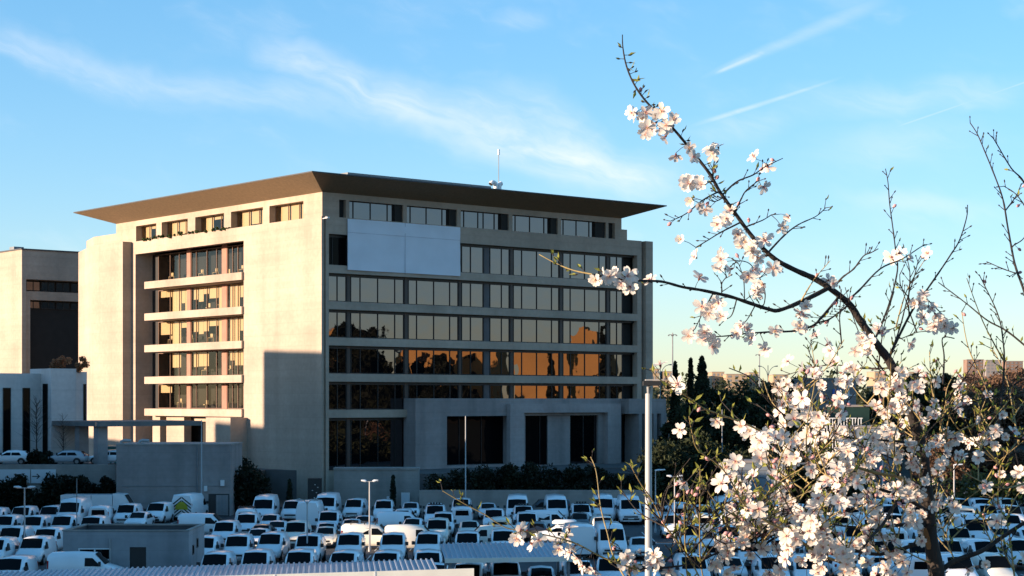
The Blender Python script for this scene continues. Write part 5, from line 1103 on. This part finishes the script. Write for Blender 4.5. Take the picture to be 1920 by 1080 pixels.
# right-hand shoots of the leader
G([(1583, 567), (1610, 545), (1650, 505), (1690, 485), (1725, 465), (1734, 459)], 2.4, .9); G([(1560, 543), (1580, 520), (1600, 505), (1620, 480), (1633, 474), (1646, 466)], 2.2, .9)
G([(1640, 637), (1655, 605), (1670, 560), (1682, 508), (1680, 475), (1675, 430), (1669, 382), (1666, 340), (1660, 316)], 2.2, .8); G([(1665, 672), (1680, 640), (1710, 582), (1735, 547), (1765, 505), (1783, 477), (1800, 450), (1812, 408), (1813, 383)], 3, .9)
G([(1668, 668), (1688, 612), (1702, 560), (1712, 525), (1722, 490), (1727, 478)], 1.8, .8); G([(1690, 605), (1670, 618), (1640, 618), (1625, 613)], 1.2, .7, mat_='twig_green', green=True)
G([(1705, 560), (1690, 538), (1688, 515)], 1.2, .8); G([(1735, 560), (1752, 575), (1775, 600), (1780, 620)], 1.4, .9); G([(1768, 720), (1769, 670), (1768, 635), (1790, 634)], 2, 1.0); G([(1690, 635), (1720, 622), (1748, 620)], 1.2, .7, mat_='twig_green', green=True)
# far right, rooted on the limb outside the frame
G([(1928, 560), (1915, 530), (1902, 492), (1890, 427), (1880, 375), (1865, 327), (1845, 280), (1832, 250), (1819, 230)], 2.8, .9); G([(1936, 400), (1920, 342), (1895, 315), (1870, 270), (1860, 255)], 2.2, .9)
G([(1885, 395), (1905, 368), (1915, 345)], 1.4, .9); G([(1930, 400), (1907, 365), (1882, 349)], 1.3, .8); G([(1948, 670), (1890, 622), (1852, 600), (1815, 570), (1782, 547), (1760, 530)], 2.4, .9); G([(1872, 800), (1880, 720), (1882, 670), (1880, 637), (1875, 605), (1865, 572), (1850, 542), (1835, 515)], 2.4, .9)
G([(1900, 462), (1918, 450), (1930, 430)], 1.3, .8); G([(1904, 512), (1880, 505), (1850, 491)], 1.2, .8)
# side twigs of the upper leader
G([(1345, 360), (1317, 377), (1287, 400), (1257, 414)], 1.8, .8); G([(1384, 419), (1350, 437), (1325, 452), (1305, 465)], 1.9, .9); G([(1355, 365), (1382, 342), (1412, 327), (1435, 312), (1467, 297)], 2, .8)
G([(1377, 400), (1390, 372), (1400, 357), (1422, 340)], 1.9, .9); G([(1337, 341), (1337, 317), (1342, 290)], 1.6, .9); G([(1437, 478), (1470, 442), (1497, 422), (1530, 405), (1547, 390)], 2.3, .8); G([(1400, 425), (1430, 412), (1447, 402)], 1.6, .9); G([(1333, 340), (1315, 341), (1303, 345)], 1.4, .9); G([(1355, 372), (1340, 378), (1328, 372)], 1.2, .8)
# lower right: limbs and cross branches
G([(1757, 1078), (1790, 1052), (1840, 1032), (1880, 1007), (1925, 978)], 5.5, 3.4, dY=.1); G([(1740, 985), (1700, 985), (1657, 987), (1615, 990), (1572, 985), (1530, 975)], 4.2, 1.2, dY=-.3); G([(1742, 960), (1700, 935), (1677, 947), (1655, 982), (1625, 1017), (1600, 1062)], 4.5, 2.2, dY=-.4)
G([(1730, 835), (1690, 828), (1652, 825), (1595, 820), (1560, 812)], 3.4, 1.0, dY=-.25); G([(1735, 900), (1690, 925), (1652, 918), (1602, 892), (1572, 872), (1540, 840), (1505, 810), (1477, 785), (1440, 752), (1420, 722), (1400, 704), (1368, 690)], 3.6, .9, dY=-.5)
G([(1690, 895), (1640, 885), (1560, 860), (1500, 835), (1449, 816), (1395, 793), (1350, 776), (1320, 765), (1297, 750), (1279, 737), (1262, 725), (1237, 712), (1219, 692)], 3.2, 1.0, dY=-.5, mat_='twig_green', green=True)
G([(1600, 1060), (1540, 1040), (1480, 1000), (1434, 976), (1402, 948), (1387, 934), (1374, 906), (1356, 880), (1335, 863), (1320, 854), (1305, 839), (1297, 810), (1292, 782)], 3.2, .8, dY=-.35, mat_='twig_green', green=True)
G([(1740, 1010), (1650, 1040), (1560, 1020), (1480, 1000), (1450, 1010), (1420, 1027), (1355, 1032), (1300, 1055), (1237, 1065), (1180, 1066)], 4, 1.3, dY=-.4); G([(1190, 1066), (1130, 1045), (1085, 1022), (1050, 1010), (1000, 998), (950, 990), (910, 965), (870, 945), (830, 921)], 1.9, .8, dY=-.1, mat_='twig_green', green=True)
G([(1180, 1095), (1150, 1042), (1140, 1000), (1125, 950), (1117, 885), (1107, 857)], 1.8, .9, mat_='twig_green', green=True); G([(1300, 1060), (1280, 1027), (1247, 985), (1225, 942), (1200, 905), (1180, 870)], 1.9, .9, mat_='twig_green', green=True); G([(1318, 1090), (1313, 1040), (1312, 960), (1313, 880)], 1.6, .8, mat_='twig_green', green=True); G([(1290, 1085), (1285, 1030), (1283, 960), (1282, 920)], 1.4, .8, mat_='twig_green', green=True)
G([(1945, 832), (1900, 820), (1850, 813), (1827, 807), (1800, 782)], 3.2, 1.1); G([(1950, 690), (1915, 712), (1887, 730), (1855, 746), (1800, 756)], 2.4, .9); G([(1765, 830), (1760, 780), (1750, 740), (1745, 700), (1742, 660)], 1.6, .8, mat_='twig_green', green=True); G([(1910, 830), (1900, 767), (1890, 722), (1875, 680), (1858, 650)], 1.8, .8, mat_='twig_green', green=True)
G([(1903, 1090), (1900, 1050), (1890, 985), (1865, 940), (1840, 920)], 2, .9, mat_='twig_green', green=True); G([(1765, 790), (1735, 765), (1695, 732), (1660, 702), (1640, 690)], 2, 1.0); G([(1740, 835), (1692, 807), (1657, 780), (1620, 750), (1600, 725)], 1.8, .9, mat_='twig_green', green=True); G([(1700, 690), (1620, 690), (1560, 683), (1510, 692), (1470, 705)], 2, .8); G([(1532, 690), (1518, 665), (1515, 655)], 1.2, .8)
G([(1690, 870), (1650, 850), (1595, 832)], 1.6, .9); G([(1872, 972), (1827, 978), (1790, 990)], 2, 1.0); G([(1925, 905), (1880, 915), (1835, 900), (1800, 880)], 2, .9, mat_='twig_green', green=True)
# filler shoots inside the crown
for k in range(210):
    x = RT.uniform(1380, 1900) if k % 3 else RT.uniform(1200, 1500); ylo = 760 if x > 1440 else 960; y = RT.uniform(ylo, 1075)
    q = min(NODES, key=lambda q: (q[0] - x) ** 2 + (q[1] - y) ** 2); a = RT.uniform(-2.7, -.5); l_ = RT.uniform(60, 130)
    if q[1] < ylo - 60 or q[0] < 1190 or x < 1380 and y < 940: continue
    G([(q[0], q[1]), (q[0] + math.cos(a) * l_ * .5, q[1] + math.sin(a) * l_ * .5), (q[0] + math.cos(a + .25) * l_, q[1] + math.sin(a + .1) * l_)], 1.6, .7, mat_='twig_green' if k % 3 else 'bark', green=k % 2 == 1 or x > 1750)
# long bare shoots standing up out of the crown
for k in range(34):
    q = RT.choice([q for q in NODES if 1480 < q[0] < 1915 and 560 < q[1] < 900 and q[3] < 8]); a = RT.uniform(-2.35, -.75); l_ = RT.uniform(70, 190); b_ = RT.uniform(-.3, .3)
    G([(q[0], q[1]), (q[0] + math.cos(a) * l_ * .5, q[1] + math.sin(a) * l_ * .5), (q[0] + math.cos(a + b_ * .6) * l_, q[1] + math.sin(a + b_ * .6) * l_)], 1.5, .65, mat_='bark' if k % 2 else 'twig_green', spurs=1.3)
# the orange-barked scar on the trunk
b = MB(); vs = []
for i, (x0, x1, y) in enumerate(((1732, 1737, 990), (1731, 1741, 1000), (1733, 1744, 1012), (1736, 1746, 1022), (1738, 1745, 1030))):
    for x in (x0, (x0 + x1) / 2, x1): vs.append(at(x, y, YT - .019) - O_)
b.add(vs, [(3 * i + j, 3 * i + j + 1, 3 * i + j + 4, 3 * i + j + 3) for i in range(4) for j in range(2)], 0, True); link('bark_scar', b, 'bark_orange', AT)

# blossoms: five notched petals round a pink eye with stamens
m = bpy.data.materials.new('petal'); m.use_nodes = True; t = m.node_tree; p = t.nodes['Principled BSDF']; p.inputs['Roughness'].default_value = .6; p.inputs['Specular IOR Level'].default_value = .2
at_ = t.nodes.new('ShaderNodeAttribute'); at_.attribute_name = 'tint'; r = t.nodes.new('ShaderNodeValToRGB'); e = r.color_ramp.elements
e[0].position = 0; e[0].color = (.80, .74, .66, 1); e[1].position = 1; e[1].color = (.72, .16, .20, 1); x_ = e.new(.5); x_.color = (.80, .63, .56, 1)
t.links.new(at_.outputs['Fac'], r.inputs[0]); t.links.new(r.outputs[0], p.inputs['Base Color']); tl = t.nodes.new('ShaderNodeBsdfTranslucent'); t.links.new(r.outputs[0], tl.inputs[0]); mx = t.nodes.new('ShaderNodeMixShader'); mx.inputs[0].default_value = .38
t.links.new(p.outputs[0], mx.inputs[1]); t.links.new(tl.outputs[0], mx.inputs[2]); t.links.new(mx.outputs[0], t.nodes['Material Output'].inputs[0]); MATS['petal'] = m
mat('calyx', (.20, .07, .05), .7, .2, 80.0); mat('stamen', (.75, .55, .30), .6, .2, 90.0); mat('pink_bud', (.70, .34, .34), .6, .25, 120.0)
def flower_mesh(seed, open_=1.0, size=.019):
    q = random.Random(seed); V = []; Fc = []; MI = []; T = []
    def add(vs, fs, mi, tint):
        o = len(V); V.extend(vs); T.extend(tint if isinstance(tint, list) else [tint] * len(vs)); Fc.extend([tuple(i + o for i in f) for f in fs]); MI.extend([mi] * len(fs))
    for k in range(5):
        a0 = 2 * math.pi * k / 5 + q.uniform(-.13, .13); L = size * q.uniform(.9, 1.1); cup = (1.15 - open_) * 1.1 + q.uniform(-.25, .35); wd = q.uniform(.28, .37); tw = q.uniform(-.3, .3)
        vs = []; tn = []
        for t_, ww in ((.06, .10), (.3, .62), (.58, 1.0), (.84, .86), (1.0, .42)):
            for s in (-1, 0, 1):
                rr = L * (t_ if not (t_ == 1.0 and s == 0) else .90); y = s * L * wd * ww * (1 if t_ < .95 else 1.0); z = L * (math.sin(cup) * t_ * (1 - .25 * t_) + .12 * abs(s) * ww * .9) + tw * y * .5; xx = rr * math.cos(cup * .9)
                vs.append((xx * math.cos(a0) - y * math.sin(a0), xx * math.sin(a0) + y * math.cos(a0), z)); tn.append(max(0, 1 - t_ * 2.3))
        add(vs, [(3 * i + j, 3 * i + j + 1, 3 * i + j + 4, 3 * i + j + 3) for i in range(4) for j in range(2)], 0, tn)
    # calyx cup behind
    vs = []; n = 6
    for z, r_ in ((0.0, .16), (-.16, .13), (-.34, .05)):
        vs += [(size * r_ * math.cos(6.283 * i / n), size * r_ * math.sin(6.283 * i / n), size * z) for i in range(n)]
    add(vs, [(j * n + i, j * n + (i + 1) % n, (j + 1) * n + (i + 1) % n, (j + 1) * n + i) for j in range(2) for i in range(n)] + [tuple(range(n))], 1, 0.0)
    for i in range(10):
        a = q.uniform(0, 6.28); l_ = size * q.uniform(.35, .55); tl_ = q.uniform(.2, .55); d = Vector((math.cos(a) * tl_, math.sin(a) * tl_, 1)).normalized(); c = d * l_; w = Vector((-math.sin(a), math.cos(a), 0)) * size * .022
        add([Vector((0, 0, 0)) - w, Vector((0, 0, 0)) + w, c + w, c - w], [(0, 1, 2, 3)], 3, 0.0)
        u_ = d.orthogonal().normalized() * size * .06; v_ = d.cross(u_); add([c + u_, c + v_, c - u_, c - v_], [(0, 1, 2, 3)], 2, 0.0)
    return [tuple(x) for x in V], Fc, MI, T
def mk(name, V, Fc, MI, T):
    me = bpy.data.meshes.new(name); me.from_pydata(V, [], Fc)
    for q in ('petal', 'calyx', 'stamen', 'pink_bud'): me.materials.append(MATS[q])
    me.polygons.foreach_set('material_index', MI); me.polygons.foreach_set('use_smooth', [True] * len(Fc)); a = me.attributes.new('tint', 'FLOAT', 'POINT'); a.data.foreach_set('value', T); me.update(); return me
FM = [flower_mesh(i, o_, s_) for i, (o_, s_) in enumerate(((1.05, .0195), (.95, .020), (1.0, .018), (.8, .019), (1.1, .021), (.55, .017), (.9, .0185), (.7, .018)))]
FME = [mk('blossom', *f) for f in FM]
flowers = []    # (position, normal, variant, scale)
def near(px, py): return min(NODES, key=lambda q: (q[0] - px) ** 2 + (q[1] - py) ** 2)
def cluster(px, py, n, spread=13):
    q = near(px, py); Y = q[2] - RT.uniform(0, .04)
    for _ in range(n):
        x = px + RT.gauss(0, spread * .75); y = py + RT.gauss(0, spread * .65); c = at(x, y, Y + RT.uniform(-.035, .035)) - O_; root = at(q[0], q[1], q[2]) - O_
        nr_ = (c - root); nr_ = (nr_.normalized() if nr_.length > 1e-5 else Vector((0, -1, 0))) + Vector((RT.gauss(-.25, .55), RT.gauss(-.55, .55), RT.gauss(.05, .5))); nr_.normalize()
        flowers.append((c, nr_, RT.randrange(len(FM)), RT.uniform(.82, 1.04)))
        st = c - nr_ * .0065
        if (root - st).length < .10: spur.tube([root, (root + st) * .5 + Vector((0, 0, .002)), st], [.0009, .0007, .0007], 4, cap=False)
for px, py, n in [(1195, 217, 2), (1213, 212, 3), (1226, 238, 4), (1240, 206, 2), (1250, 228, 2), (1263, 241, 1), (1212, 240, 2), (1280, 273, 3), (1342, 286, 4), (1296, 342, 5), (1292, 358, 2), (1320, 381, 3), (1440, 312, 2), (1430, 345, 1), (1358, 411, 3), (1372, 408, 1), (1456, 402, 2), (1388, 441, 4), (1430, 457, 4), (1408, 472, 2), (1293, 472, 2), (1357, 490, 4), (1350, 508, 2), (1440, 508, 3), (1415, 477, 2), (1403, 510, 2), (1425, 541, 4), (1410, 530, 1), (1549, 526, 2), (1130, 526, 4), (1152, 522, 4), (1175, 520, 3), (1118, 518, 1), (1222, 525, 1), (1302, 527, 1), (1340, 577, 5), (1352, 582, 2), (1512, 585, 3), (1500, 608, 3), (1315, 630, 5), (1298, 622, 2), (1328, 640, 2), (1395, 618, 3), (1422, 637, 2), (1460, 620, 1), (1545, 632, 2), (1680, 487, 3), (1733, 481, 1), (1725, 566, 4), (1735, 590, 3), (1722, 578, 2), (1765, 603, 5), (1785, 600, 2), (1618, 643, 4), (1635, 650, 2), (1570, 665, 1), (1605, 688, 3), (1525, 690, 2), (1660, 633, 2), (1700, 635, 1), (1280, 718, 1), (1240, 690, 1), (1337, 808, 0), (1292, 795, 1), (1338, 786, 1), (1410, 812, 3), (1405, 800, 1), (1283, 905, 1),
  (970, 1005, 2), (1000, 1012, 2), (1060, 1000, 2), (1050, 1025, 2), (1085, 1030, 1), (1100, 1062, 3), (1085, 1045, 2), (1165, 1050, 3), (1180, 1055, 2), (1212, 1048, 1), (1240, 1055, 3), (1250, 1066, 2), (1825, 745, 2), (1285, 718, 0)]:
    cluster(px, py, n)
# the dense lower crown
dense = [(1380, 895, 6), (1365, 875, 3), (1395, 920, 4), (1410, 935, 3), (1440, 900, 2), (1455, 925, 3), (1420, 955, 3), (1450, 810, 4), (1465, 825, 3), (1485, 838, 3), (1500, 850, 3), (1480, 770, 3), (1530, 790, 3), (1545, 800, 3), (1535, 730, 3), (1550, 745, 2), (1475, 775, 2), (1540, 775, 3), (1575, 815, 4), (1570, 835, 3), (1610, 840, 2), (1640, 805, 4), (1655, 820, 2), (1665, 740, 4), (1675, 725, 3), (1680, 765, 3), (1715, 715, 3), (1740, 705, 3), (1600, 700, 3), (1690, 690, 3), (1700, 810, 3), (1730, 815, 2), (1770, 820, 4), (1775, 835, 3), (1690, 840, 3), (1700, 860, 3), (1705, 870, 3), (1620, 870, 2), (1590, 880, 4), (1580, 895, 3), (1600, 910, 4), (1630, 900, 3), (1670, 910, 3), (1690, 905, 2), (1570, 925, 4), (1610, 930, 3), (1640, 925, 3), (1575, 950, 3), (1600, 965, 3), (1640, 945, 2), (1720, 920, 4), (1740, 935, 4), (1720, 950, 4), (1700, 955, 3), (1760, 945, 2), (1780, 940, 1), (1810, 945, 1), (1520, 975, 4), (1535, 990, 3), (1445, 1010, 3), (1455, 985, 2), (1470, 1020, 3), (1500, 1015, 3), (1530, 1010, 3), (1550, 1000, 2), (1560, 1030, 3), (1600, 1020, 3), (1620, 1010, 2), (1550, 1055, 4), (1580, 1070, 4), (1540, 1075, 3), (1620, 1050, 3), (1640, 1065, 3), (1680, 1030, 3), (1700, 1060, 3), (1690, 1045, 2), (1480, 1060, 4), (1450, 1065, 4), (1420, 1075, 4), (1380, 1060, 3), (1400, 1045, 3), (1350, 1070, 3), (1330, 1050, 2), (1370, 1020, 3), (1390, 1000, 3), (1345, 1030, 1), (1830, 1050, 1), (1850, 830, 3), (1880, 800, 3), (1860, 790, 2), (1790, 790, 2), (1800, 875, 2), (1840, 860, 2), (1800, 850, 2), (1900, 890, 2), (1775, 870, 3), (1760, 880, 2), (1905, 860, 1), (1870, 905, 1), (1510, 700, 2), (1480, 715, 2), (1450, 735, 1), (1500, 740, 1), (1570, 700, 2), (1910, 1020, 1), (1800, 1065, 1)]
for px, py, n in dense: cluster(px + RT.uniform(-9, 9), py + RT.uniform(-9, 9), n, 22)
for _ in range(150):
    k = RT.randrange(len(NODES)); x, y, Y, r_ = NODES[k]
    if r_ < 4 and y > 720 and 1360 < x < 1930 and (x < 1790 or RT.random() < .3): cluster(x, y, RT.choice((1, 2, 3)), 14)
# pink buds near the flowers
for _ in range(170):
    x, y, Y, r_ = RT.choice(NODES)
    if r_ < 3 and x < 1930 and y < 1085:
        p = at(x + RT.uniform(-9, 9), y + RT.uniform(-9, 9), Y) - O_; root = at(x, y, Y) - O_; t = (p - root).normalized(); bud.tube([root, p - t * .002], [.0007, .0007], 4, cap=False); bud.tube([p - t * .002, p + t * .002, p + t * .006, p + t * .009], [.001, .0038, .0036, .0008], 7, 1)
link('spurs', spur, 'bark', AT); tag(link('buds', bud, ['bark', 'pink_bud'], AT), kind='stuff'); 
for _ in range(700):
    x, y, Y, r_ = RT.choice(NODES)
    if r_ < 2.2 and y > 640 and y < 1090: leaf1(at(x, y, Y) - O_, Vector((RT.uniform(-1, 1), RT.uniform(-.5, .5), RT.uniform(.2, 1))).normalized(), 1.15)
tag(link('leaves', leafv, 'young_leaf', AT), kind='stuff')
# the hundred nearest blossoms are parts of their own, the others one mass
flowers = [f for f in flowers if -.8 < f[0].x + O_.x < 2.0]
order = sorted(range(len(flowers)), key=lambda i: flowers[i][0].y - .02 * flowers[i][3]); one = set(order[:100]); V = []; Fc = []; MI = []; T = []
for i, (c, n_, k, s) in enumerate(flowers):
    q = n_.to_track_quat('Z', 'Y'); spin = Matrix.Rotation(RT.uniform(0, 6.28), 4, 'Z'); Mx = Matrix.Translation(c) @ q.to_matrix().to_4x4() @ spin @ Matrix.Scale(s, 4)
    if i in one:
        o = bpy.data.objects.new('blossom', FME[k]); COL.objects.link(o); o.parent = AT; o.matrix_local = Mx
    else:
        f = FM[k]; o0 = len(V); V += [tuple(Mx @ Vector(x)) for x in f[0]]; Fc += [tuple(j + o0 for j in ff) for ff in f[1]]; MI += f[2]; T += f[3]
o = bpy.data.objects.new('blossoms', mk('blossoms', V, Fc, MI, T)); COL.objects.link(o); o.parent = AT; tag(o, kind='stuff')
print('flowers', len(flowers), 'vehicles', len(items), 'objects', len(bpy.data.objects))
